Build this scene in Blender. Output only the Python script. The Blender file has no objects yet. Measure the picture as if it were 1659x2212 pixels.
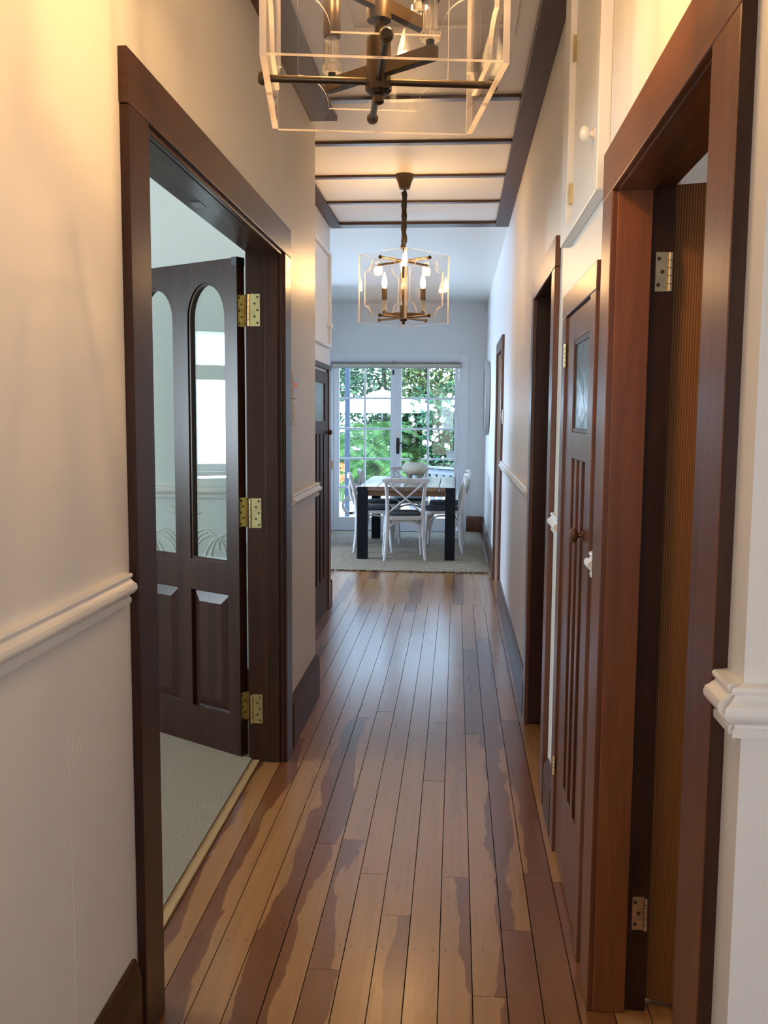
import bpy, bmesh, math, random
from mathutils import Vector, Matrix
random.seed(7)
PI = math.pi
S = bpy.context.scene
COL = S.collection

# ------------------------------------------------------------------ camera
cam_d = bpy.data.cameras.new('camera'); cam = bpy.data.objects.new('camera', cam_d); COL.objects.link(cam)
def _n(v): return Vector(v).normalized()
_f, _cx, _cy = 1999.0, 829.5, 1106.0
_Y = _n((986 - _cx, -(900 - _cy), -_f))
_Z = -_n((695 - _cx, -(20400 - _cy), -_f)); _Z = (_Z - _Y * _Y.dot(_Z)).normalized()
_X = _Y.cross(_Z)
cam.matrix_world = Matrix.Translation((0, 0, 1.5)) @ Matrix((_X, _Y, _Z)).to_4x4()
cam_d.sensor_width = 36; cam_d.lens = _f / 2212 * 36; cam_d.clip_start = 0.02; cam_d.clip_end = 200
S.camera = cam

# ------------------------------------------------------------------ sky, sun, daylight, exposure
S.view_settings.view_transform = 'Standard'
S.view_settings.look = 'None'
S.view_settings.gamma = 1.0
S.view_settings.use_curve_mapping = False
S.view_settings.exposure = 0.16
S.cycles.use_denoising = True
S.cycles.max_bounces = 10
S.cycles.diffuse_bounces = 6
S.cycles.glossy_bounces = 4
S.cycles.transparent_max_bounces = 24
S.cycles.caustics_reflective = False
S.cycles.caustics_refractive = False
S.cycles.sample_clamp_indirect = 6.0

W = bpy.data.worlds.new('sky'); S.world = W; W.use_nodes = True
_nt = W.node_tree; _nt.nodes.clear()
_o = _nt.nodes.new('ShaderNodeOutputWorld'); _b = _nt.nodes.new('ShaderNodeBackground')
_tc = _nt.nodes.new('ShaderNodeTexCoord'); _sx = _nt.nodes.new('ShaderNodeSeparateXYZ')
_cr = _nt.nodes.new('ShaderNodeValToRGB')
_nt.links.new(_tc.outputs['Generated'], _sx.inputs[0]); _nt.links.new(_sx.outputs['Z'], _cr.inputs[0])
_cr.color_ramp.elements[0].position = 0.0; _cr.color_ramp.elements[0].color = (0.58, 0.76, 1.0, 1)
_cr.color_ramp.elements[1].position = 0.7; _cr.color_ramp.elements[1].color = (0.36, 0.60, 1.0, 1)
_nt.links.new(_cr.outputs[0], _b.inputs[0]); _b.inputs[1].default_value = 7.5
_nt.links.new(_b.outputs[0], _o.inputs[0])

def light(name, kind, loc, energy, color=(1, 1, 1), **k):
    d = bpy.data.lights.new(name, kind); d.energy = energy; d.color = color
    o = bpy.data.objects.new(name, d); COL.objects.link(o); o.location = loc
    for a, v in k.items():
        if a == 'aim': o.rotation_euler = (Vector(v)).to_track_quat('-Z', 'Y').to_euler()
        elif a == 'portal': d.cycles.is_portal = v
        else: setattr(d, a, v)
    return o
light('sun', 'SUN', (0, 0, 20), 8.5, (1.0, 0.95, 0.86), aim=(0.30, 0.42, -0.86), angle=0.01)
# daylight at doors and bedroom window, plus added kitchen and right-room fill
light('daylight_front_door', 'AREA', (-0.15, -1.26, 1.45), 15.0, (1.0, 0.92, 0.83), aim=(0, 1, -0.04), shape='RECTANGLE', size=1.0, size_y=2.0)
light('daylight_bedroom_window', 'AREA', (-4.66, 2.75, 1.55), 120.0, (0.84, 0.95, 1.0), aim=(1, 0, 0), shape='RECTANGLE', size=1.1, size_y=1.2, portal=False)
light('fill_kitchen_window', 'AREA', (-4.66, 9.3, 1.6), 260.0, (0.52, 0.69, 1.0), aim=(1, 0, 0), shape='RECTANGLE', size=1.9, size_y=1.2)  # added bluish fill for the dining room, set in an invented unseen window
light('fill_right_room', 'AREA', (3.40, 2.0, 1.6), 14.0, (0.95, 0.96, 1.0), aim=(-1, 0, 0), shape='RECTANGLE', size=1.2, size_y=1.2)  # added fill in front of a solid wall, no window here
light('portal_french_door', 'AREA', (-0.78, 12.3, 1.15), 1.0, aim=(0, -1, 0), shape='RECTANGLE', size=1.66, size_y=2.1, portal=True)

# ------------------------------------------------------------------ materials
class NT:
    def __init__(s, name):
        s.m = bpy.data.materials.new(name); s.m.use_nodes = True; s.t = s.m.node_tree
        s.t.nodes.clear(); s.out = s.n('ShaderNodeOutputMaterial')
    def n(s, kind, **k):
        x = s.t.nodes.new(kind)
        for a, v in k.items():
            if a.startswith('i_'): x.inputs[int(a[2:])].default_value = v
            else: setattr(x, a, v)
        return x
    def l(s, a, b): s.t.links.new(a, b)
    def bsdf(s, col=(1, 1, 1), rough=0.5, metal=0, spec=0.5, coat=0, coat_r=0.1):
        b = s.n('ShaderNodeBsdfPrincipled')
        b.inputs['Base Color'].default_value = (*col, 1); b.inputs['Roughness'].default_value = rough
        b.inputs['Metallic'].default_value = metal; b.inputs['Specular IOR Level'].default_value = spec
        b.inputs['Coat Weight'].default_value = coat; b.inputs['Coat Roughness'].default_value = coat_r
        s.l(b.outputs[0], s.out.inputs[0]); return b
    def math(s, op, a, b=None, c=None):
        x = s.n('ShaderNodeMath', operation=op)
        for i, v in enumerate((a, b, c)):
            if v is None: continue
            if isinstance(v, (int, float)): x.inputs[i].default_value = v
            else: s.l(v, x.inputs[i])
        return x.outputs[0]
    def coords(s, scale=(1, 1, 1), kind='Object'):
        t = s.n('ShaderNodeTexCoord'); mp = s.n('ShaderNodeMapping'); mp.inputs['Scale'].default_value = scale
        s.l(t.outputs[kind], mp.inputs[0]); return mp.outputs[0]
    def noise(s, vec, scale=5, detail=3, rough=0.5, dist=0):
        x = s.n('ShaderNodeTexNoise'); x.inputs['Scale'].default_value = scale; x.inputs['Detail'].default_value = detail
        x.inputs['Roughness'].default_value = rough; x.inputs['Distortion'].default_value = dist
        if vec is not None: s.l(vec, x.inputs['Vector'])
        return x.outputs['Fac']
    def ramp(s, fac, stops):
        r = s.n('ShaderNodeValToRGB'); e = r.color_ramp.elements
        while len(e) < len(stops): e.new(0.5)
        for i, (p, c) in enumerate(stops): e[i].position = p; e[i].color = (*c, 1)
        s.l(fac, r.inputs[0]); return r.outputs[0]
    def bump(s, h, b, strength=0.2, dist=0.01):
        x = s.n('ShaderNodeBump'); x.inputs['Strength'].default_value = strength; x.inputs['Distance'].default_value = dist
        s.l(h, x.inputs['Height']); s.l(x.outputs[0], b.inputs['Normal'])
    def mix(s, fac, a, b):
        x = s.n('ShaderNodeMix', data_type='RGBA')
        if isinstance(fac, (int, float)): x.inputs[0].default_value = fac
        else: s.l(fac, x.inputs[0])
        for i, v in ((6, a), (7, b)):
            if isinstance(v, tuple): x.inputs[i].default_value = (*v, 1)
            else: s.l(v, x.inputs[i])
        return x.outputs[2]

def plain(name, col, rough=0.5, metal=0, spec=0.5, var=0.06, nscale=6, bump=0.0, coat=0):
    t = NT(name); b = t.bsdf(col, rough, metal, spec, coat)
    f = t.noise(t.coords(), nscale, 4)
    t.l(t.ramp(f, [(0.3, tuple(c * (1 - var) for c in col)), (0.7, tuple(min(1, c * (1 + var)) for c in col))]), b.inputs['Base Color'])
    if bump: t.bump(t.noise(t.coords(), nscale * 18, 3), b, bump, 0.004)
    return t.m

def wood(name, dark, light, axis='z', rough=0.32, spec=0.5, fine=1.0, coat=0.0, contrast=1.0):
    t = NT(name); b = t.bsdf(dark, rough, 0, spec, coat)
    sc = {'x': (0.55, 9, 9), 'y': (9, 0.55, 9), 'z': (9, 9, 0.55)}[axis]
    sc2 = tuple(v * 7 * fine for v in sc)
    n1 = t.noise(t.coords(sc), 1.6, 4, 0.55, 0.6); n2 = t.noise(t.coords(sc2), 1.5, 3, 0.6)
    f = t.math('ADD', t.math('MULTIPLY', n1, 0.65), t.math('MULTIPLY', n2, 0.35))
    t.l(t.ramp(f, [(0.5 - 0.16 / contrast, dark), (0.5 + 0.16 / contrast, light)]), b.inputs['Base Color'])
    t.bump(n2, b, 0.06, 0.002)
    return t.m

def wallpaint(name, col, rough=0.40):
    t = NT(name); b = t.bsdf(col, rough, 0, 0.5)
    n = t.noise(t.coords(), 60, 3, 0.6); t.bump(n, b, 0.05, 0.002)
    n2 = t.noise(t.coords(), 1.2, 2)
    t.l(t.ramp(n2, [(0.3, tuple(c * 0.985 for c in col)), (0.7, col)]), b.inputs['Base Color'])
    return t.m

M = {}
M['wall'] = wallpaint('white_wall_paint', (0.80, 0.775, 0.735))
M['wall_cool'] = wallpaint('pale_grey_wall_paint', (0.79, 0.80, 0.81))
M['wall_bed'] = wallpaint('pale_green_grey_wall_paint', (0.77, 0.80, 0.78))
M['ceiling'] = wallpaint('cream_ceiling_paint', (0.80, 0.765, 0.70))
M['white_gloss'] = plain('white_gloss_paint', (0.82, 0.80, 0.76), 0.3, var=0.02)
M['white_joinery'] = plain('white_joinery_paint', (0.80, 0.83, 0.87), 0.35, var=0.02)
M['emboss'] = wallpaint('embossed_wallpaper_paint', (0.80, 0.775, 0.74), 0.5)
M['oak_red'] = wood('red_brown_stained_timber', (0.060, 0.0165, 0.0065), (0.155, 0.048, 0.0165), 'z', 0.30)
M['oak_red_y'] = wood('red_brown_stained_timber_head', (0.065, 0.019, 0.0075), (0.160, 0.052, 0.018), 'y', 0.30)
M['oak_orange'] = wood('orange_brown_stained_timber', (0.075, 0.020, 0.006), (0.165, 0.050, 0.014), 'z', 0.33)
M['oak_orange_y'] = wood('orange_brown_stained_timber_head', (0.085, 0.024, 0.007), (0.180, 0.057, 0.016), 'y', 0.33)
M['jamb_lamplit'] = wood('orange_lit_jamb_timber', (0.13, 0.036, 0.008), (0.25, 0.075, 0.017), 'z', 0.38)  # lamp glow on the door stop is mixed into this brighter orange
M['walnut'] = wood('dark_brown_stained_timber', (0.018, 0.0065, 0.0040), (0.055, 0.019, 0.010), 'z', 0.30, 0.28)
M['walnut_dull'] = wood('dull_dark_brown_timber', (0.026, 0.0095, 0.0055), (0.075, 0.027, 0.014), 'z', 0.45, 0.12)
M['walnut_dull_y'] = wood('dull_dark_brown_timber_long', (0.045, 0.020, 0.011), (0.105, 0.050, 0.028), 'y', 0.42, 0.16)
M['walnut_y'] = wood('dark_brown_stained_timber_head', (0.032, 0.012, 0.006), (0.085, 0.033, 0.016), 'y', 0.32, 0.32)
M['walnut_x'] = wood('dark_brown_stained_timber_across', (0.032, 0.012, 0.006), (0.080, 0.030, 0.015), 'x', 0.28)
M['leaf_wood'] = wood('dark_purple_brown_door_timber', (0.022, 0.009, 0.0065), (0.050, 0.021, 0.015), 'z', 0.30, 0.30)
M['fir'] = wood('vertical_grain_fir', (0.14, 0.052, 0.012), (0.34, 0.155, 0.045), 'z', 0.45, 0.35, 1.0)
M['carpet_edge'] = plain('tan_carpet_trim', (0.42, 0.27, 0.13), 0.6)

def mk_fir():
    t = NT('ribbed_vertical_grain_fir'); b = t.bsdf((0.3, 0.13, 0.04), 0.5, 0, 0.35)
    w = t.n('ShaderNodeTexWave', wave_type='BANDS', bands_direction='X'); w.inputs['Scale'].default_value = 52
    w.inputs['Distortion'].default_value = 1.2; w.inputs['Detail'].default_value = 2; w.inputs['Detail Scale'].default_value = 0.4
    t.l(t.coords((1, 1, 0.03)), w.inputs[0])
    n = t.noise(t.coords((3, 3, 0.5)), 1.5, 3)
    c = t.mix(w.outputs['Fac'], (0.135, 0.050, 0.011), (0.34, 0.140, 0.034))
    t.l(t.mix(t.math('MULTIPLY', n, 0.6), c, (0.17, 0.068, 0.016)), b.inputs['Base Color'])
    t.bump(w.outputs['Fac'], b, 0.4, 0.002); return t.m
M['fir'] = mk_fir()

def mk_floor():
    t = NT('varnished_timber_boards'); b = t.bsdf((0.4, 0.2, 0.08), 0.27, 0, 0.5, 0.5, 0.18)
    def attr(nm):
        a = t.n('ShaderNodeAttribute', attribute_type='OBJECT', attribute_name=nm); return a.outputs['Fac']
    tone, split, seed, side = attr('tone'), attr('split'), attr('seed'), attr('side')
    tc = t.n('ShaderNodeTexCoord'); sp = t.n('ShaderNodeSeparateXYZ'); t.l(tc.outputs['Object'], sp.inputs[0])
    cv = t.n('ShaderNodeCombineXYZ'); t.l(t.math('ADD', sp.outputs['X'], t.math('MULTIPLY', seed, 7.3)), cv.inputs[0])
    t.l(t.math('ADD', sp.outputs['Y'], t.math('MULTIPLY', seed, 31.0)), cv.inputs[1])
    def st(sx, sy):
        mp = t.n('ShaderNodeMapping'); mp.inputs['Scale'].default_value = (sx, sy, 1); t.l(cv.outputs[0], mp.inputs[0]); return mp.outputs[0]
    wav = t.noise(st(4, 1.5), 1.0, 4, 0.55, 0.3)
    u = t.math('ADD', t.math('MULTIPLY', sp.outputs['X'], 11.2), t.math('MULTIPLY', t.math('SUBTRACT', wav, 0.5), 2.6))
    k = t.math('MULTIPLY', t.math('SUBTRACT', u, split), t.math('MULTIPLY', side, 22.0))
    heart = t.math('MINIMUM', t.math('MAXIMUM', t.math('ADD', k, 0.5), 0.0), 1.0)
    g1 = t.noise(st(55, 1.3), 1.0, 4, 0.6, 0.5); g2 = t.noise(st(14, 0.8), 1.0, 3, 0.55, 0.8)
    sap = t.mix(g2, (0.31, 0.128, 0.037), (0.47, 0.228, 0.080)); hw = t.mix(g2, (0.115, 0.032, 0.009), (0.25, 0.082, 0.024))
    c = t.mix(heart, sap, hw)
    c = t.mix(t.math('MAXIMUM', t.math('MULTIPLY', t.math('SUBTRACT', g1, 0.45), 0.7), 0.0), c, (0.13, 0.045, 0.015))
    c = t.mix(tone, c, (0.22, 0.075, 0.026))
    # small dark nail heads and knots
    v = t.n('ShaderNodeTexVoronoi'); v.inputs['Scale'].default_value = 1.0; t.l(st(16, 9), v.inputs['Vector'])
    kn = t.math('LESS_THAN', v.outputs['Distance'], 0.028)
    gx = t.math('ABSOLUTE', t.math('SUBTRACT', t.math('ABSOLUTE', sp.outputs['X']), 0.027))
    geo = t.n('ShaderNodeNewGeometry'); gp = t.n('ShaderNodeSeparateXYZ'); t.l(geo.outputs['Position'], gp.inputs[0])
    gy = t.math('ABSOLUTE', t.math('SUBTRACT', t.math('FRACT', t.math('MULTIPLY', gp.outputs['Y'], 2.22)), 0.5))
    rr = t.math('ADD', t.math('POWER', gx, 2.0), t.math('POWER', t.math('MULTIPLY', gy, 0.45), 2.0))
    nail = t.math('LESS_THAN', rr, 0.0035 ** 2)
    dk = t.math('MAXIMUM', kn, nail)
    c = t.mix(t.math('MULTIPLY', dk, 0.75), c, (0.05, 0.03, 0.02))
    t.l(c, b.inputs['Base Color'])
    t.l(t.math('ADD', 0.235, t.math('MULTIPLY', g2, 0.10)), b.inputs['Roughness'])
    t.bump(t.math('ADD', t.math('MULTIPLY', g1, 0.5), g2), b, 0.035, 0.004)
    return t.m
M['boards'] = mk_floor()

def mk_carpet():
    t = NT('grey_beige_carpet_pile'); b = t.bsdf((0.42, 0.37, 0.30), 0.95, 0, 0.1)
    n = t.noise(t.coords(), 170, 4, 0.7); n2 = t.noise(t.coords(), 5, 2)
    t.l(t.mix(t.math('MULTIPLY', n2, 0.4), t.ramp(n, [(0.3, (0.30, 0.245, 0.18)), (0.7, (0.70, 0.60, 0.47))]), (0.50, 0.43, 0.33)), b.inputs['Base Color'])
    t.bump(n, b, 0.9, 0.02); return t.m
M['carpet'] = mk_carpet()
def mk_rug():
    t = NT('oatmeal_woven_jute'); b = t.bsdf((0.5, 0.42, 0.3), 0.9, 0, 0.15)
    w1 = t.n('ShaderNodeTexWave', bands_direction='Y'); w1.inputs['Scale'].default_value = 9; w1.inputs['Distortion'].default_value = 1.5; w1.inputs['Detail Scale'].default_value = 3
    t.l(t.coords(), w1.inputs[0]); n = t.noise(t.coords((9, 40, 9)), 2.0, 4, 0.6)
    f = t.math('ADD', t.math('MULTIPLY', w1.outputs['Fac'], 0.45), t.math('MULTIPLY', n, 0.55))
    t.l(t.ramp(f, [(0.36, (0.10, 0.07, 0.045)), (0.46, (0.40, 0.31, 0.21)), (0.62, (0.62, 0.52, 0.39))]), b.inputs['Base Color'])
    t.bump(f, b, 1.0, 0.03); return t.m
M['rug'] = mk_rug()
M['brass'] = plain('polished_brass', (0.62, 0.50, 0.25), 0.24, 1.0, var=0.15, nscale=25)
M['brass_pale'] = plain('worn_brass', (0.60, 0.50, 0.32), 0.32, 1.0, var=0.15, nscale=25)
M['screw'] = plain('dark_screw_hole', (0.03, 0.02, 0.012), 0.5)
M['bronze'] = plain('dark_bronze_metal', (0.075, 0.050, 0.028), 0.35, 0.7, var=0.1)
M['black'] = plain('black_metal', (0.012, 0.012, 0.013), 0.4)
M['cable'] = plain('black_cloth_cable', (0.012, 0.010, 0.009), 0.9, bump=0.4)
M['knob_white'] = plain('white_ceramic_knob', (0.85, 0.83, 0.78), 0.15)
M['knob_dark'] = wood('turned_dark_wood', (0.05, 0.018, 0.010), (0.12, 0.045, 0.022), 'z', 0.18)
M['plastic'] = plain('cream_plastic', (0.72, 0.66, 0.58), 0.35, var=0.01)
M['plastic_white'] = plain('white_plastic', (0.80, 0.79, 0.76), 0.35, var=0.01)
M['lcd'] = plain('grey_display', (0.36, 0.34, 0.36), 0.25, var=0.02)
def emit(name, col, s):
    t = NT(name); e = t.n('ShaderNodeEmission'); e.inputs[0].default_value = (*col, 1); e.inputs[1].default_value = s
    t.l(e.outputs[0], t.out.inputs[0]); return t.m
M['digits'] = emit('red_led_digits', (1.0, 0.12, 0.07), 0.7)
def mk_flame():
    t = NT('warm_glowing_bulb'); e = t.n('ShaderNodeEmission'); e.inputs[0].default_value = (1.0, 0.66, 0.30, 1); e.inputs[1].default_value = 14.0
    tr = t.n('ShaderNodeBsdfTransparent'); a = t.n('ShaderNodeAddShader'); t.l(e.outputs[0], a.inputs[0]); t.l(tr.outputs[0], a.inputs[1]); t.l(a.outputs[0], t.out.inputs[0])
    t.m.cycles.emission_sampling = 'NONE'; return t.m
M['flame'] = mk_flame()

def clear(name, tint=(1, 1, 1), gloss=1.0, ior=1.5, rough=0.0, rib=None):
    t = NT(name); tr = t.n('ShaderNodeBsdfTransparent'); tr.inputs[0].default_value = (*tint, 1)
    g = t.n('ShaderNodeBsdfGlossy'); g.inputs['Roughness'].default_value = rough
    lw = t.n('ShaderNodeLayerWeight', i_0=0.5); f0 = ((ior - 1) / (ior + 1)) ** 2
    sch = t.math('ADD', f0, t.math('MULTIPLY', t.math('POWER', lw.outputs['Facing'], 5.0), 1 - f0))
    mx = t.n('ShaderNodeMixShader'); t.l(t.math('MINIMUM', t.math('MULTIPLY', sch, gloss), 1.0), mx.inputs[0])
    t.l(tr.outputs[0], mx.inputs[1]); t.l(g.outputs[0], mx.inputs[2]); t.l(mx.outputs[0], t.out.inputs[0])
    if rib:
        bp = t.n('ShaderNodeBump'); bp.inputs['Strength'].default_value = rib; bp.inputs['Distance'].default_value = 0.01
        t.l(t.noise(t.coords(), 24, 3), bp.inputs['Height']); t.l(bp.outputs[0], g.inputs['Normal'])
    return t.m
M['acrylic'] = clear('clear_acrylic', (0.985, 0.975, 0.965), 0.9, 1.49)
M['pane'] = clear('clear_window_glass', (0.97, 0.985, 0.98), 1.0, 1.5)
M['door_pane'] = clear('bevelled_door_glass', (0.93, 0.96, 0.95), 2.0, 1.52)
def mk_crystal():
    t = NT('fluted_crystal'); tr = t.n('ShaderNodeBsdfTransparent'); tl = t.n('ShaderNodeBsdfTranslucent'); tl.inputs[0].default_value = (1, .93, .82, 1)
    g = t.n('ShaderNodeBsdfGlossy'); g.inputs['Roughness'].default_value = 0.12
    a = t.n('ShaderNodeMixShader', i_0=0.40); b = t.n('ShaderNodeMixShader', i_0=0.25)
    t.l(tr.outputs[0], a.inputs[1]); t.l(tl.outputs[0], a.inputs[2]); t.l(a.outputs[0], b.inputs[1]); t.l(g.outputs[0], b.inputs[2]); t.l(b.outputs[0], t.out.inputs[0]); return t.m
M['crystal'] = mk_crystal()
def mk_edge():
    t = NT('polished_acrylic_edge'); tl = t.n('ShaderNodeBsdfTranslucent'); tl.inputs[0].default_value = (0.68, 0.62, 0.60, 1)
    df = t.n('ShaderNodeBsdfDiffuse'); df.inputs[0].default_value = (0.76, 0.70, 0.69, 1)
    tr = t.n('ShaderNodeBsdfTransparent'); a = t.n('ShaderNodeMixShader', i_0=0.5); b = t.n('ShaderNodeMixShader', i_0=0.25)
    n = t.noise(t.coords((3, 3, 3)), 6, 2)
    t.l(t.math('ADD', 0.18, t.math('MULTIPLY', n, 0.25)), b.inputs[0])
    t.l(tl.outputs[0], a.inputs[1]); t.l(df.outputs[0], a.inputs[2]); t.l(a.outputs[0], b.inputs[1]); t.l(tr.outputs[0], b.inputs[2])
    t.l(b.outputs[0], t.out.inputs[0]); return t.m
M['acrylic_edge'] = mk_edge()
def mk_obscure():
    t = NT('obscure_textured_glass'); b = t.bsdf((0.045, 0.050, 0.036), 0.22, 0, 0.5)
    v = t.n('ShaderNodeTexVoronoi', feature='SMOOTH_F1'); v.inputs['Scale'].default_value = 26
    t.l(t.coords(), v.inputs['Vector']); t.bump(t.math('ADD', v.outputs['Distance'], t.noise(t.coords(), 14, 3)), b, 0.22, 0.01); return t.m
M['obscure'] = mk_obscure()
M['mirror'] = plain('mirror_silver', (0.9, 0.92, 0.92), 0.02, 1.0, var=0.0)
M['mirror_frame'] = plain('grey_mirror_rim', (0.40, 0.37, 0.36), 0.5)
M['chair_white'] = plain('chalky_white_bentwood', (0.60, 0.565, 0.53), 0.45, var=0.06, nscale=14)
M['cushion'] = plain('charcoal_seat_pad', (0.055, 0.065, 0.07), 0.85, bump=0.5, nscale=10)
M['table_top'] = wood('weathered_oak_planks', (0.11, 0.062, 0.036), (0.27, 0.165, 0.10), 'y', 0.24, 0.7, coat=0.4)
M['table_side'] = wood('weathered_oak_apron', (0.13, 0.07, 0.035), (0.27, 0.15, 0.075), 'x', 0.5)
M['table_leg'] = plain('black_painted_leg', (0.008, 0.010, 0.014), 0.6, spec=0.2)
M['stone'] = plain('pale_stoneware', (0.56, 0.53, 0.42), 0.55, var=0.10, nscale=14, bump=0.15)
M['stone_dark'] = plain('grey_stoneware_feet', (0.26, 0.26, 0.23), 0.6)
M['blind'] = plain('cream_blind_fabric', (0.60, 0.56, 0.45), 0.7, var=0.04)
M['metal_grey'] = plain('brushed_grey_metal', (0.32, 0.33, 0.35), 0.4, 0.6)
M['paper'] = plain('white_paper', (0.78, 0.90, 0.92), 0.6, var=0.01)
M['ink'] = plain('grey_print', (0.35, 0.42, 0.48), 0.6)
M['dark_void'] = plain('unlit_plaster', (0.30, 0.28, 0.26), 0.8)
M['post'] = plain('blue_grey_steel', (0.022, 0.036, 0.062), 0.5)
M['fence'] = plain('blue_grey_fence_paint', (0.10, 0.12, 0.15), 0.6)
M['white_fabric'] = plain('white_canvas', (0.86, 0.86, 0.84), 0.8, var=0.02)
M['paving'] = plain('pale_concrete_paving', (0.72, 0.71, 0.68), 0.8, var=0.06, nscale=2)
M['soil'] = plain('dark_garden_soil', (0.035, 0.028, 0.018), 0.95, var=0.3)
M['bark'] = plain('brown_bark', (0.09, 0.060, 0.038), 0.9, var=0.3, bump=0.5)
def mk_leaf(name, a, b, trans=0.35, rough=0.4):
    t = NT(name); geo = t.n('ShaderNodeNewGeometry')
    c = t.ramp(geo.outputs['Random Per Island'], [(0.0, a), (1.0, b)])
    p = t.n('ShaderNodeBsdfPrincipled'); p.inputs['Roughness'].default_value = rough; p.inputs['Specular IOR Level'].default_value = 0.25; t.l(c, p.inputs['Base Color'])
    tl = t.n('ShaderNodeBsdfTranslucent'); t.l(c, tl.inputs[0]); mx = t.n('ShaderNodeMixShader', i_0=trans)
    t.l(p.outputs[0], mx.inputs[1]); t.l(tl.outputs[0], mx.inputs[2]); t.l(mx.outputs[0], t.out.inputs[0]); return t.m
M['leaf_tree'] = mk_leaf('mid_green_tree_leaves', (0.02, 0.065, 0.03), (0.15, 0.30, 0.13), 0.3)
M['leaf_light'] = mk_leaf('yellow_green_tree_leaves', (0.03, 0.075, 0.022), (0.20, 0.29, 0.10), 0.35)
M['leaf_dark'] = mk_leaf('glossy_camellia_leaves', (0.006, 0.035, 0.018), (0.045, 0.16, 0.065), 0.2, 0.55)
M['leaf_brown'] = mk_leaf('russet_tree_leaves', (0.04, 0.05, 0.02), (0.22, 0.15, 0.08), 0.3)
M['frond'] = mk_leaf('bright_fern_green', (0.030, 0.11, 0.030), (0.14, 0.30, 0.07), 0.4)
M['herb'] = mk_leaf('soft_green_sprigs', (0.06, 0.15, 0.04), (0.24, 0.40, 0.13), 0.45)
M['blossom'] = plain('pale_pink_blossom', (0.85, 0.66, 0.62), 0.7, var=0.15, nscale=3)
M['orange'] = plain('orange_petals', (0.85, 0.16, 0.035), 0.6, var=0.2, nscale=20)

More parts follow.
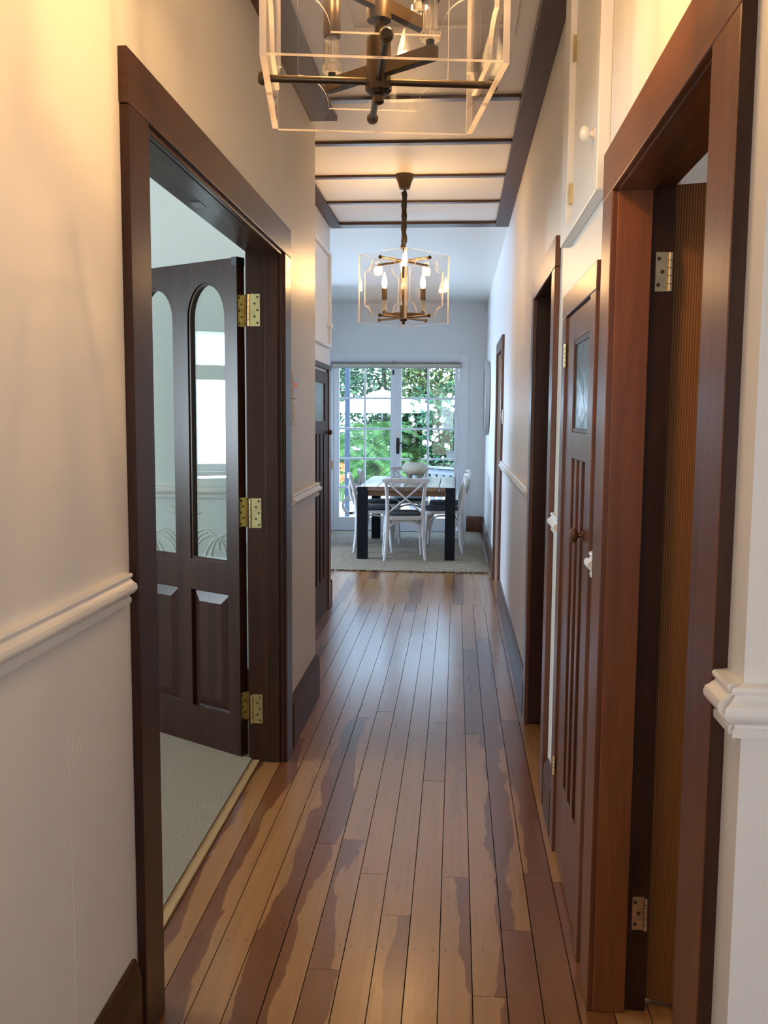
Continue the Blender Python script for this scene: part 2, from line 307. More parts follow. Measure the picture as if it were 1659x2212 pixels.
# ------------------------------------------------------------------ mesh helpers
class MB:
    def __init__(s): s.v = []; s.f = []; s.mi = []
    def add(s, vs, fs, mi=0):
        k = len(s.v); s.v += [tuple(v) for v in vs]; s.f += [tuple(i + k for i in f) for f in fs]; s.mi += [mi] * len(fs); return s
    def box(s, x0, x1, y0, y1, z0, z1, mi=0):
        x0, x1 = min(x0, x1), max(x0, x1); y0, y1 = min(y0, y1), max(y0, y1); z0, z1 = min(z0, z1), max(z0, z1)
        return s.add([(x0, y0, z0), (x1, y0, z0), (x1, y1, z0), (x0, y1, z0), (x0, y0, z1), (x1, y0, z1), (x1, y1, z1), (x0, y1, z1)],
                     [(0, 3, 2, 1), (4, 5, 6, 7), (0, 1, 5, 4), (1, 2, 6, 5), (2, 3, 7, 6), (3, 0, 4, 7)], mi)
    def prism(s, poly, a, b, fn, mi=0, cap=True, side_mi=None):
        """poly: 2-D outline; fn(u, v, t) -> xyz, extruded from t=a to t=b"""
        n = len(poly); vs = [fn(u, v, a) for u, v in poly] + [fn(u, v, b) for u, v in poly]
        fs = [(i, (i + 1) % n, n + (i + 1) % n, n + i) for i in range(n)]
        s.add(vs, fs, mi if side_mi is None else side_mi)
        if cap: s.add(vs, [tuple(range(n))[::-1], tuple(range(n, 2 * n))], mi)
        return s
    def tube(s, pts, r, seg=8, cap=True, mi=0, flat=1.0):
        pts = [Vector(p) for p in pts]; rs = r if isinstance(r, (list, tuple)) else [r] * len(pts)
        rings = []; up = Vector((0, 0, 1))
        d0 = (pts[1] - pts[0]).normalized(); side = d0.cross(up if abs(d0.dot(up)) < 0.95 else Vector((0, 1, 0))).normalized()
        for i, p in enumerate(pts):
            d = (pts[min(i + 1, len(pts) - 1)] - pts[max(i - 1, 0)]).normalized()
            side = (side - d * side.dot(d)).normalized(); w = d.cross(side)
            rings.append([p + side * (rs[i] * math.cos(2 * PI * k / seg)) + w * (rs[i] * flat * math.sin(2 * PI * k / seg)) for k in range(seg)])
        vs = [v for ring in rings for v in ring]
        fs = [(i * seg + k, i * seg + (k + 1) % seg, (i + 1) * seg + (k + 1) % seg, (i + 1) * seg + k) for i in range(len(pts) - 1) for k in range(seg)]
        if cap: fs += [tuple(range(seg))[::-1], tuple((len(pts) - 1) * seg + k for k in range(seg))]
        return s.add(vs, fs, mi)
    def lathe(s, prof, c=(0, 0, 0), axis='z', seg=20, mi=0, star=None):
        """prof: (radius, height) pairs along the axis"""
        vs = []
        for r, h in prof:
            for k in range(seg):
                a = 2 * PI * k / seg; rr = r * (star if star and k % 2 else 1.0)
                x, y = rr * math.cos(a), rr * math.sin(a)
                p = {'z': (x, y, h), 'y': (x, h, y), 'x': (h, x, y)}[axis]
                vs.append((c[0] + p[0], c[1] + p[1], c[2] + p[2]))
        m = len(prof)
        fs = [(i * seg + k, i * seg + (k + 1) % seg, (i + 1) * seg + (k + 1) % seg, (i + 1) * seg + k) for i in range(m - 1) for k in range(seg)]
        fs += [tuple(range(seg))[::-1], tuple((m - 1) * seg + k for k in range(seg))]
        return s.add(vs, fs, mi)
    def build(s, name, mats, parent=None, smooth=False, bevel=0.0, loc=None, rot=None):
        me = bpy.data.meshes.new(name); me.from_pydata(s.v, [], s.f)
        for m in (mats if isinstance(mats, (list, tuple)) else [mats]): me.materials.append(M[m] if isinstance(m, str) else m)
        me.polygons.foreach_set('material_index', s.mi)
        bm = bmesh.new(); bm.from_mesh(me); bmesh.ops.recalc_face_normals(bm, faces=bm.faces); bm.to_mesh(me); bm.free()
        o = bpy.data.objects.new(name, me); COL.objects.link(o)
        if smooth:
            me.polygons.foreach_set('use_smooth', [True] * len(me.polygons)); 
            me.set_sharp_from_angle(angle=math.radians(40))
        if bevel:
            b = o.modifiers.new('edge', 'BEVEL'); b.width = bevel; b.segments = 2; b.limit_method = 'ANGLE'; b.angle_limit = math.radians(40)
        if parent: o.parent = parent
        if loc: o.location = loc
        if rot: o.rotation_euler = rot
        return o
def tag(o, label=None, cat=None, group=None, kind=None):
    if label: o['label'] = label
    if cat: o['category'] = cat
    if group: o['group'] = group
    if kind: o['kind'] = kind
    return o
def empty(name, loc=(0, 0, 0), rz=0.0, parent=None, **k):
    o = bpy.data.objects.new(name, None); COL.objects.link(o); o.location = loc; o.rotation_euler = (0, 0, rz)
    o.empty_display_size = 0.1
    if parent: o.parent = parent
    return tag(o, **k)
def box(name, b, mat, parent=None, bevel=0.0, **k):
    return tag(MB().box(*b).build(name, mat, parent, bevel=bevel), **k)
def copy_tree(o, parent=None):
    c = o.copy(); COL.objects.link(c)
    if parent: c.parent = parent
    for ch in [x for x in bpy.data.objects if x.parent == o]: copy_tree(ch, c)
    return c

CEIL = 2.95
XL, XR = -0.733, 0.372       # hall wall faces
CL, CR = -0.712, 0.352       # casing faces
XREC = -0.985                # wall of the wider end of the hall

# ------------------------------------------------------------------ floor
fl = MB().box(-4.8, 3.6, -1.5, 12.3, -0.12, -0.022).build('floor', 'soil'); tag(fl, 'hall floor of varnished timber boards running to the dining room', kind='structure')
P0, PW = -0.0255, 0.0893
def board(k, y0, y1, tone, split, side, sx0=None, sx1=None):
    x0 = P0 + PW * k + 0.0014 if sx0 is None else sx0; x1 = P0 + PW * (k + 1) - 0.0014 if sx1 is None else sx1
    cx, cy = (x0 + x1) / 2, (y0 + y1) / 2; w, h = (x1 - x0) / 2, (y1 - y0) / 2 - 0.0008
    o = MB().box(-w, w, -h, h, -0.022, 0.0 + random.uniform(-0.0006, 0.0004)).build('floor_board', 'boards', fl, loc=(cx, cy, 0))
    o['tone'] = tone; o['split'] = split; o['side'] = side; o['seed'] = random.random()
    return o
# joints and figure of each column of the hall, near to far: (end y, tone, heart/sap boundary, side the heart is on)
HALL = {
 -11: [(7.34, .2, 0, 1)], -10: [(5.9, .2, 0, 1), (7.34, .1, 3, 1)],
 -9: [(1.9, .3, -3, 1), (5.2, .25, -.2, -1), (7.34, .1, 3, 1)],
 -8: [(4.15, .15, .12, -1), (7.34, .1, 3, 1)],
 -7: [(4.45, 0, .95, 1), (7.34, .05, 3, 1)],
 -6: [(4.62, .0, -.15, 1), (7.34, .08, 3, 1)],
 -5: [(3.10, .1, .05, -1), (4.48, .0, .2, -1), (7.34, .05, 3, 1)],
 -4: [(2.36, .1, .55, -1), (3.14, .05, .1, -1), (4.58, .0, 3, 1), (7.0, .1, 3, 1), (7.34, .35, -3, 1)],
 -3: [(2.9, 0, .75, 1), (4.3, 0, 3, 1), (7.34, .05, 3, 1)],
 -2: [(1.74, .25, -3, 1), (2.65, .05, -.05, 1), (4.48, 0, 3, 1), (7.34, .0, 3, 1)],
 -1: [(2.05, .0, .42, -1), (3.70, 0, 3, 1), (4.44, .3, 3, 1), (5.5, .0, 3, 1), (7.34, .05, 3, 1)],
 0: [(2.9, .05, .1, 1), (4.6, .1, 3, 1), (7.34, .05, 3, 1)],
 1: [(2.28, 0, .18, 1), (4.28, .0, .35, 1), (5.9, .25, -3, 1), (7.34, .1, 3, 1)],
 2: [(2.6, .3, -3, 1), (4.42, .08, .3, -1), (6.2, .3, -3, 1), (7.34, .15, 3, 1)],
 3: [(2.95, .3, -3, 1), (4.5, .25, -.4, 1), (5.6, .05, 3, 1), (7.34, .1, 3, 1)],
 4: [(2.9, .2, -3, 1), (4.9, .1, 3, 1), (7.34, .1, 3, 1)],
}
for k, lst in HALL.items():
    y = -1.2 if k > -9 else (1.2 if k == -9 else 4.75)
    for ye, tone, sp, sd in lst:
        if ye > y: board(k, y, ye, tone * 0.8, sp, sd); y = ye
for k in (5, 6, 7, 8, 9):
    board(k, 0.9, 2.9, 0.05, 3 if k % 2 else .3, 1)
    if k < 8: board(k, 3.3, 4.7, 0.1, 3, 1); board(k, 7.3, 8.9, 0.1, 3, 1)
DW = 0.0885
for c in range(-20, 5):
    y = 7.34; x0 = -0.005 + DW * c
    for seg in range(3):
        ye = (12.1 if seg == 2 else y + random.uniform(0.9, 1.9))
        board(0, y, ye, random.choice((0, .05, .1, .25, .35)), random.choice((3, 3, .3, -3)), 1, x0 + 0.0006, x0 + DW - 0.0006); y = ye
# kitchen tiles glimpsed left of the rug
for i in range(4):
    for j in range(8):
        o = box('floor_tile', (-3.45 + i * 0.42, -3.04 + i * 0.42, 8.2 + j * 0.48, 8.67 + j * 0.48, -0.022, 0.0), 'paving', fl)
carp = MB().box(-4.6, -0.868, 0.3, 4.58, -0.022, 0.012).build('carpet', 'carpet', fl)
box('carpet_trim', (-0.868, -0.832, 2.12, 3.85, -0.02, 0.007), 'carpet_edge', fl, 0.003)

# ------------------------------------------------------------------ walls and ceiling
def walls(name, boxes, mat, label, parent=None):
    m = MB()
    for b in boxes: m.box(*b)
    return tag(m.build(name, mat), label, kind='structure')
Z0 = -0.022
wl = walls('wall_left', [(-0.88, XL, -1.3, 2.09, Z0, CEIL), (-0.88, XL, 3.92, 4.80, Z0, CEIL), (-0.88, XL, 2.09, 3.92, 2.235, CEIL),
      (-1.25, XREC, 4.70, 7.20, Z0, CEIL), (-1.25, -0.88, 4.70, 4.80, Z0, CEIL)], 'wall', 'white left hall wall with a wide double doorway and a recess beyond')
wr = walls('wall_right', [(XR, 0.52, 1.19, 1.345, Z0, CEIL), (XR, 0.52, 1.345, 2.30, 2.085, CEIL), (XR, 0.52, 2.30, 3.57, Z0, CEIL),
      (XR, 0.52, 3.57, 4.50, 2.105, CEIL), (XR, 0.52, 4.50, 7.62, Z0, CEIL), (XR, 0.52, 7.62, 8.45, 2.10, CEIL), (XR, 0.52, 8.45, 12.25, Z0, CEIL),
      (0.52, 1.6, 1.19, 1.30, Z0, CEIL)], 'wall', 'white right hall wall with three dark framed doorways')
walls('wall_end', [(-4.8, -1.62, 12.10, 12.25, Z0, CEIL), (0.04, XR, 12.10, 12.25, Z0, CEIL), (-1.62, 0.04, 12.10, 12.25, 2.205, CEIL)],
      'wall_cool', 'pale end wall of the dining room around the french doors')
walls('wall_dining_left', [(-1.86, -1.74, 10.3, 12.1, Z0, CEIL)], 'wall_cool', 'pale nib wall on the left of the dining room')
walls('wall_back', [(-0.88, 1.6, -1.45, -1.3, Z0, 0.1), (-0.88, 1.6, -1.45, -1.3, 2.5, CEIL), (-0.88, -0.68, -1.45, -1.3, Z0, CEIL), (0.4, 1.6, -1.45, -1.3, Z0, CEIL),
      (1.6, 1.75, -1.45, 1.3, Z0, CEIL)], 'wall', 'white wall behind the viewer around the glazed front door')
walls('wall_bedroom', [(-4.6, -0.88, 4.58, 4.70, Z0, CEIL), (-4.6, -0.88, 0.15, 0.3, Z0, CEIL),
      (-4.75, -4.6, 0.15, 2.2, Z0, CEIL), (-4.75, -4.6, 3.43, 4.7, Z0, CEIL), (-4.75, -4.6, 2.2, 3.43, Z0, 0.98), (-4.75, -4.6, 2.2, 3.43, 2.22, CEIL)],
      'wall_bed', 'pale grey walls of the carpeted front room')
walls('wall_kitchen', [(-4.75, -4.6, 4.7, 8.2, Z0, CEIL), (-4.75, -4.6, 10.4, 12.25, Z0, CEIL), (-4.75, -4.6, 8.2, 10.4, Z0, 0.95), (-4.75, -4.6, 8.2, 10.4, 2.25, CEIL)],
      'wall_cool', 'pale kitchen side walls beyond the hall')
walls('wall_right_room', [(3.45, 3.6, 0.9, 3.0, Z0, CEIL), (0.52, 3.6, 2.95, 3.1, Z0, CEIL), (1.6, 3.6, 1.19, 1.30, Z0, CEIL)], 'wall', 'white walls of the room behind the near right door')
walls('wall_bath', [(0.52, 2.2, 3.2, 3.3, Z0, CEIL), (0.52, 2.2, 4.8, 4.9, Z0, CEIL), (2.2, 2.3, 3.2, 4.9, Z0, CEIL),
      (0.52, 2.2, 7.2, 7.3, Z0, CEIL), (0.52, 2.2, 8.8, 8.9, Z0, CEIL), (2.2, 2.3, 7.2, 8.9, Z0, CEIL)], 'wall', 'white walls of the small rooms off the right side')
cl = tag(MB().box(-4.8, 3.6, -1.5, 12.25, CEIL, CEIL + 0.12).build('ceiling', 'ceiling'), 'cream ceiling panels divided by dark timber battens', kind='structure')
# hall battens and cover boards: parts of the ceiling
for y in (4.41, 5.09, 5.78, 6.46):
    xl = -0.60 if y < 4.8 else -0.90
    m = MB(); dy = 0.012
    m.add([(xl, y - dy - 0.025, 2.936), (0.27, y + dy - 0.045, 2.936), (0.27, y + dy + 0.005, 2.936), (xl, y - dy + 0.025, 2.936),
           (xl, y - dy - 0.025, CEIL), (0.27, y + dy - 0.045, CEIL), (0.27, y + dy + 0.005, CEIL), (xl, y - dy + 0.025, CEIL)],
          [(0, 3, 2, 1), (4, 5, 6, 7), (0, 1, 5, 4), (1, 2, 6, 5), (2, 3, 7, 6), (3, 0, 4, 7)])
    m.build('ceiling_batten', 'walnut_x', cl, bevel=0.003)
zb = 2.930
box('ceiling_beam', (0.271, 0.372, -1.3, 7.24, zb, CEIL), 'walnut_dull_y', cl, 0.004)
m = MB(); m.prism([(XL, -1.3), (-0.588, -1.3), (-0.606, 4.56), (-0.600, 4.65), (XL, 4.65)], zb, CEIL, lambda u, v, t: (u, v, t)); m.build('ceiling_beam', 'walnut_dull_y', cl, bevel=0.004)
box('ceiling_beam', (XREC, -0.902, 4.80, 7.24, zb, CEIL), 'walnut_dull_y', cl, 0.004)
box('ceiling_beam', (-0.902, 0.271, 7.105, 7.24, zb, CEIL), 'walnut_x', cl, 0.004)
# attic hatch outline in the near plain part of the ceiling
for b in ((-0.45, 0.20, 3.62, 3.70), (-0.45, 0.20, 2.55, 2.63), (-0.45, -0.40, 2.63, 3.62), (0.15, 0.20, 2.63, 3.62)):
    box('hatch_trim', (*b, 2.938, CEIL), 'ceiling', cl, 0.003)

# ------------------------------------------------------------------ mouldings
RAIL = [(0, 1.079), (0.024, 1.079), (0.025, 1.090), (0.019, 1.093), (0.020, 1.098), (0.034, 1.103), (0.045, 1.112), (0.047, 1.120), (0.043, 1.128),
        (0.033, 1.132), (0.024, 1.139), (0.022, 1.142), (0.029, 1.144), (0.031, 1.149), (0.027, 1.154), (0, 1.156)]
RAIL = [(u * 0.66, 1.117 + (z - 1.1175) * 0.88) for u, z in RAIL]
BASE = [(0, 0), (0.021, 0), (0.021, 0.165), (0.019, 0.180), (0.008, 0.205), (0.0, 0.205)]
def run(name, prof, a, b, fn, mat, label, zs=1.0):
    return tag(MB().prism([(u, v * zs) for u, v in prof], a, b, fn).build(name, mat, smooth=True), label, kind='structure')
onL = lambda u, v, t: (XL + u, t, v)
onR = lambda u, v, t: (XR - u, t, v)
run('trim_1', RAIL, -1.3, 1.985, onL, 'white_gloss', 'white moulded chair rail left of the near double doorway')
run('trim_2', RAIL, 4.03, 4.845, onL, 'white_gloss', 'white moulded chair rail under the thermostat and light switch')
run('trim_3', RAIL, 4.62, 7.46, onR, 'white_gloss', 'white moulded chair rail on the long stretch of right wall')
run('trim_4', [(u * .9, z) for u, z in RAIL], 2.40, 2.475, onR, 'white_gloss', 'short white chair rail end between near doorway and slim cupboard door')
run('trim_5', RAIL, 3.225, 3.455, onR, 'white_gloss', 'short white chair rail end between cupboard door and dark doorway')
run('trim_6', [(u, z + .012) for u, z in RAIL], 1.19, 1.262, onR, 'white_gloss', 'white chair rail wrapping the near right corner')
m = MB(); m.prism(RAIL, XR - 0.0, 1.6, lambda u, v, t: (t - (u if t < 0.5 else 0), 1.19 - u, v + .012)); tag(m.build('trim_7', 'white_gloss', smooth=True), 'white chair rail on the wall face at the right photo edge', kind='structure')
m = MB(); m.prism(RAIL, -4.5, -0.88, lambda u, v, t: (t, 4.58 - u, v)); tag(m.build('trim_8', 'white_gloss', smooth=True), 'pale chair rail seen through the open glazed door', kind='structure')
m = MB(); m.prism(RAIL, -1.25, XREC + 0.03, lambda u, v, t: (t, 7.20 + u, v)); tag(m.build('trim_9', 'white_gloss', smooth=True), 'white chair rail end beyond the recess cupboard', kind='structure')
m = MB(); m.prism(RAIL, -4.5, -0.0, lambda u, v, t: (-1.74 + u, 10.3 + (t + 4.5) / 4.5 * 1.8, v)); tag(m.build('trim_10', 'white_gloss', smooth=True), 'white chair rail on the dining nib wall', kind='structure')
run('baseboard_left', BASE, -1.3, 1.985, onL, 'walnut_dull_y', 'dark stained baseboard left of the near double doorway', 1.17)
run('baseboard_left_far', BASE, 4.03, 4.82, onL, 'walnut_dull_y', 'dark stained baseboard below the light switch', 1.12)
run('baseboard_right', BASE, 4.60, 7.47, onR, 'walnut_y', 'dark stained baseboard along the long right wall', 0.95)
run('baseboard_right_far', BASE, 8.62, 12.1, onR, 'walnut_y', 'dark baseboard beside the rug in the dining room')
run('baseboard_right_mid', BASE, 3.225, 3.455, onR, 'walnut_y', 'short dark baseboard between cupboard door and dark doorway')
m = MB(); m.prism(BASE, 0.146, XR, lambda u, v, t: (t, 12.1 - u, v)); tag(m.build('baseboard_end', 'oak_red', smooth=True), 'short dark baseboard right of the french doors', kind='structure')
m = MB(); m.prism(BASE, -4.5, -0.88, lambda u, v, t: (t, 4.58 - u, v)); tag(m.build('baseboard_bedroom', 'walnut_x', smooth=True), 'dark baseboard in the carpeted room', kind='structure')
m = MB(); m.prism(BASE, -1.25, XREC + 0.02, lambda u, v, t: (t, 7.20 + u, v)); m.prism(BASE, 7.135, 7.22, lambda u, v, t: (XREC + u, t, v)); tag(m.build('baseboard_recess', 'walnut_y', smooth=True), 'dark baseboard block at the end of the recess cupboard', kind='structure')

# embossed wallpaper motifs on the dado below the chair rail
def motif(fn, mat, name, parent, s=1.0, r=0.0045):
    m = MB()
    m.tube([fn(0, z * s) for z in (-0.38, -0.1, 0.15, 0.27)], [r * 1.2, r * 1.2, r, r * 0.5], 6)
    for i in range(7):
        a = (i - 3) * 0.30; L = 0.15 - abs(i - 3) * 0.012
        m.tube([fn(s * L * q * math.sin(a * (0.5 + 0.5 * q)), s * (0.12 + L * q * math.cos(a * (0.5 + 0.5 * q)))) for q in (0.15, 0.5, 0.8, 1.0)], [r * .5, r, r, r * .4], 5)
    for sd in (-1, 1):
        for k, (rad, z0, h) in enumerate(((0.10, -0.02, 0.20), (0.125, -0.06, 0.24), (0.15, -0.10, 0.28), (0.09, -0.26, 0.12))):
            m.tube([fn(s * sd * (0.03 + rad * (1 - math.cos(t)) * 0.75), s * (z0 + h * math.sin(t) * 0.62)) for t in [j * PI * 0.95 / 8 for j in range(9)]], r * 0.8, 5)
        for k in range(4):
            m.tube([fn(s * sd * (0.012 + 0.012 * q * k + 0.09 * q), s * (-0.34 + 0.05 * k + 0.16 * q - 0.07 * q * q)) for q in (0, .35, .7, 1)], r * 0.7, 5)
    return m.build(name, mat, parent, smooth=True)
wb = bpy.data.objects['wall_bedroom']
for i in range(4): motif(lambda u, v, X=-1.02 - i * 0.35: (X + u, 4.579, 0.82 + v), 'emboss', 'embossed_motif', wb, 1.0, 0.0038)
for i in range(3): motif(lambda u, v, Y=0.95 + i * 0.36: (XL - 0.0005, Y + u, 0.66 + v), 'emboss', 'embossed_motif', wl, 1.0, 0.0008)
motif(lambda u, v: (0.60 + u, 1.1905, 0.62 + v), 'emboss', 'embossed_motif', wr, 1.0, 0.0008)
motif(lambda u, v: (0.98 + u, 1.1905, 0.62 + v), 'emboss', 'embossed_motif', wr, 1.0, 0.0008)

# ------------------------------------------------------------------ hinge, knob
def hinge(parent, fn, z0, z1, wj, wl_, mat='brass', n=5, big=True):
    """fn(u, v, z): u along the plate, v out of the face"""
    h = MB(); h.add([fn(0.004, 0, z0), fn(wj, 0, z0), fn(wj, 0, z1), fn(0.004, 0, z1), fn(0.004, 0.0025, z0), fn(wj, 0.0025, z0), fn(wj, 0.0025, z1), fn(0.004, 0.0025, z1)],
          [(0, 1, 2, 3), (4, 7, 6, 5), (0, 4, 5, 1), (1, 5, 6, 2), (2, 6, 7, 3), (3, 7, 4, 0)])
    for k in range(5):
        a = z0 + (z1 - z0) * k / 5; b = z0 + (z1 - z0) * (k + 1) / 5 - 0.0015
        h.tube([fn(0, 0.003, a), fn(0, 0.003, b)], 0.0062, 10)
    o = h.build('hinge', mat, parent, smooth=True)
    for k in range(n):
        zz = z0 + (z1 - z0) * (k + 0.5) / n; uu = wj * (0.78 if k % 2 == 0 else 0.52)
        d = MB(); d.tube([fn(uu, 0.0022, zz), fn(uu, 0.0034, zz)], 0.0048, 10); d.build('screw', 'screw', o)
    return o
def knob(parent, c, axis, r, mat, name='knob', sgn=1):
    prof = [(r * .75, 0), (r * .72, r * .18), (r * .35, r * .3), (r * .32, r * .75), (r * .8, r * .95), (r, r * 1.35), (r * .85, r * 1.75), (r * .4, r * 1.95)]
    return MB().lathe([(a, b * sgn) for a, b in prof], c, axis, 18).build(name, mat, parent, smooth=True)

# ------------------------------------------------------------------ doorways: casings are parts of each door
def casing_set(D, side, y0, y1, zt, cw, hh, mats, out=None):
    """side +1 right wall, -1 left wall; clear opening y0..y1, head soffit zt, casing width cw, head height hh"""
    X = XR if side > 0 else XL; F = CR if side > 0 else CL
    a, b = mats
    box('casing', (X, F, y0 - cw, y0, 0, zt), a, D, 0.003)
    box('casing', (X, F, y1, y1 + cw, 0, zt), a, D, 0.003)
    box('casing_head', (X, F, y0 - cw - 0.004, y1 + cw + 0.004, zt, zt + hh), b, D, 0.003)

# near left double doorway
D1 = tag(empty('door_1'), 'wide dark-framed left doorway with an open glazed door', kind='structure')
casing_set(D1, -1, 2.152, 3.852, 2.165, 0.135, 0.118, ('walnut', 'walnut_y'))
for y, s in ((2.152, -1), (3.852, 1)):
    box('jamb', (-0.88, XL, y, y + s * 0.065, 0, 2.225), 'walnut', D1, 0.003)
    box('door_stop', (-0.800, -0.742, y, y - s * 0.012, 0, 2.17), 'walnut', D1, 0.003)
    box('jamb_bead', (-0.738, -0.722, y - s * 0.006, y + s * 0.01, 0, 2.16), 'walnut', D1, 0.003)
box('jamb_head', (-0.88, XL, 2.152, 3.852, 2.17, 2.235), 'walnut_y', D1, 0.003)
box('stop_head', (-0.800, -0.742, 2.152, 3.852, 2.155, 2.17), 'walnut_y', D1, 0.003)
box('bead_head', (-0.738, -0.722, 2.152, 3.852, 2.152, 2.168), 'walnut_y', D1, 0.003)
box('strike_plate', (-0.850, -0.815, 2.95, 3.02, 2.166, 2.1705), 'metal_grey', D1)
# open leaf, local u along the leaf from the hinge, v out of the camera side, z up
Lf = empty('door_leaf', (-0.918, 3.858, 0.0), 0, D1)
ud = Vector((-0.854, 0.521, 0)).normalized(); nd = Vector((-0.521, -0.854, 0)).normalized()
TH = 0.044
def lf(u, v, z): p = ud * u + nd * v; return (p.x, p.y, z)
WLEAF = 0.80
# a slab with lancet holes: stiles, rails and spandrels built as one frame
def arch(u0, u1, z0, zs, n=14):
    c, r = (u0 + u1) / 2, (u1 - u0) / 2
    return [(u0, z0), (u1, z0)] + [(c + r * math.cos(t), zs + (r * 0.62 + 0.075) * math.sin(t)) for t in [PI * k / n for k in range(n + 1)]]
fr = MB()
def slab(m, poly, v0=0.0, v1=-TH, mi=0): m.prism(poly, v0, v1, lambda u, v, t: lf(u, t, v), mi)
LZ0, LZ1, LSP = 0.862, 2.150, 1.915
lan = [(0.068, 0.301), (0.391, 0.624)]
slab(fr, [(0, 0.014), (0.068, 0.014), (0.068, LZ1), (0, LZ1)]); slab(fr, [(0.301, 0.19), (0.391, 0.19), (0.391, LZ1), (0.301, LZ1)])
slab(fr, [(0.624, 0.014), (WLEAF, 0.014), (WLEAF, LZ1), (0.624, LZ1)])
for u0, u1 in lan:
    slab(fr, [(u0, 0.014), (u1, 0.014), (u1, 0.19), (u0, 0.19)]); slab(fr, [(u0, 0.725), (u1, 0.725), (u1, LZ0), (u0, LZ0)])
    ar = arch(u0, u1, LZ0, LSP)[2:]
    for i in range(len(ar) - 1): slab(fr, [ar[i], ar[i + 1], (ar[i + 1][0], LZ1), (ar[i][0], LZ1)])
slab(fr, [(0.301, 0.014), (0.391, 0.014), (0.391, 0.19), (0.301, 0.19)])
fr.build('leaf_frame', 'leaf_wood', Lf)
for u0, u1 in lan:
    g = MB(); slab(g, arch(u0 - 0.004, u1 + 0.004, LZ0 - 0.004, LSP), -0.020, -0.025); g.build('glass_pane', 'door_pane', Lf)
    bd = MB(); o_ = arch(u0, u1, LZ0, LSP); i_ = arch(u0 + 0.012, u1 - 0.012, LZ0 + 0.012, LSP - 0.004)
    for i in range(len(o_)):
        j = (i + 1) % len(o_); slab(bd, [o_[i], o_[j], i_[j], i_[i]], -0.006, -0.018)
    bd.build('glazing_bead', 'walnut', Lf)
    pn = MB(); z0, z1 = 0.19, 0.725; k = 0.05
    slab(pn, [(u0, z0), (u1, z0), (u1, z1), (u0, z1)], -0.020, -0.030)
    P = [(u0 + .008, z0 + .008, -.018), (u1 - .008, z0 + .008, -.018), (u1 - .008, z1 - .008, -.018), (u0 + .008, z1 - .008, -.018),
         (u0 + k, z0 + k, -.003), (u1 - k, z0 + k, -.003), (u1 - k, z1 - k, -.003), (u0 + k, z1 - k, -.003)]
    pn.add([lf(u, v, z) for u, z, v in P], [(0, 1, 5, 4), (1, 2, 6, 5), (2, 3, 7, 6), (3, 0, 4, 7), (4, 5, 6, 7)])
    pn.build('raised_panel', 'leaf_wood', Lf)
b = MB(); b.add([lf(-0.001, 0.002, 2.118), lf(0.03, 0.002, 2.118), lf(0.03, -TH - .002, 2.118), lf(-0.001, -TH - .002, 2.118), lf(-0.001, 0.002, 2.153), lf(0.03, 0.002, 2.153), lf(0.03, -TH - .002, 2.153), lf(-0.001, -TH - .002, 2.153)],
     [(0, 1, 2, 3), (4, 7, 6, 5), (0, 4, 5, 1), (1, 5, 6, 2), (2, 6, 7, 3), (3, 7, 4, 0)]); b.build('top_pivot_plate', 'black', Lf)
for z0, z1 in ((1.868, 2.000), (1.024, 1.150), (0.170, 0.298)):
    hinge(D1, lambda u, v, z: (-0.866 + u, 3.852 - v, z), z0, z1, 0.047, 0.03)
    hp = MB(); hp.add([lf(-0.0015, -0.003, z0), lf(-0.0015, -TH + .002, z0), lf(-0.0015, -TH + .002, z1), lf(-0.0015, -0.003, z1), lf(0.001, -0.003, z0), lf(0.001, -TH + .002, z0), lf(0.001, -TH + .002, z1), lf(0.001, -0.003, z1)],
        [(0, 1, 2, 3), (4, 7, 6, 5), (0, 4, 5, 1), (1, 5, 6, 2), (2, 6, 7, 3), (3, 7, 4, 0)])
    hp.add([lf(-0.002, -TH + .002, z0), (-0.866 + 0.918, 3.851 - 3.858, z0), (-0.866 + 0.918, 3.851 - 3.858, z1), lf(-0.002, -TH + .002, z1)], [(0, 1, 2, 3)])
    hpo = hp.build('hinge_plate', 'brass', Lf)
    for k in range(5):
        zz = z0 + (z1 - z0) * (k + .5) / 5; uu = -0.014 if k % 2 == 0 else -0.026
        d = MB(); d.tube([lf(-0.0014, uu, zz), lf(-0.0026, uu, zz)], 0.0046, 8); d.build('screw', 'screw', hpo)

# near right doorway with an open fir leaf
D2 = tag(empty('door_2'), 'near right doorway with orange-brown casing and open ribbed-grain leaf', kind='structure')
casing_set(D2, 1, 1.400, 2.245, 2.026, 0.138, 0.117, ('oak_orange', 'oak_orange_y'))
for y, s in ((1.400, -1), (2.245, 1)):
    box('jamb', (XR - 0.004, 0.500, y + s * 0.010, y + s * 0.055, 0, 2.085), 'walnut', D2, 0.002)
    box('door_stop', (XR - 0.006, 0.446, y + s * 0.010, y - s * 0.003, 0, 2.026), 'jamb_lamplit', D2, 0.002)
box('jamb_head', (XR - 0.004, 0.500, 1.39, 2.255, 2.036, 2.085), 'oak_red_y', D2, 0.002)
box('stop_head', (XR - 0.006, 0.446, 1.39, 2.255, 2.023, 2.037), 'oak_red_y', D2, 0.002)
box('casing_edge', (XR, CR + 0.001, 1.400 - 0.1395, 1.400 - 0.137, 0, 2.14), 'walnut', D2)
L2 = empty('door_leaf', (0.497, 2.292, 0), math.atan2(-0.304, 0.953), D2)
bx = MB().box(0, 0.80, 0, 0.038, 0.012, 2.046).build('leaf_board', 'fir', L2, bevel=0.002)
for z0, z1 in ((1.795, 1.885), (0.218, 0.305)):
    hinge(D2, lambda u, v, z: (0.492 - u, 2.255 - v, z), z0, z1, 0.033, 0.02, 'brass_pale', 3)

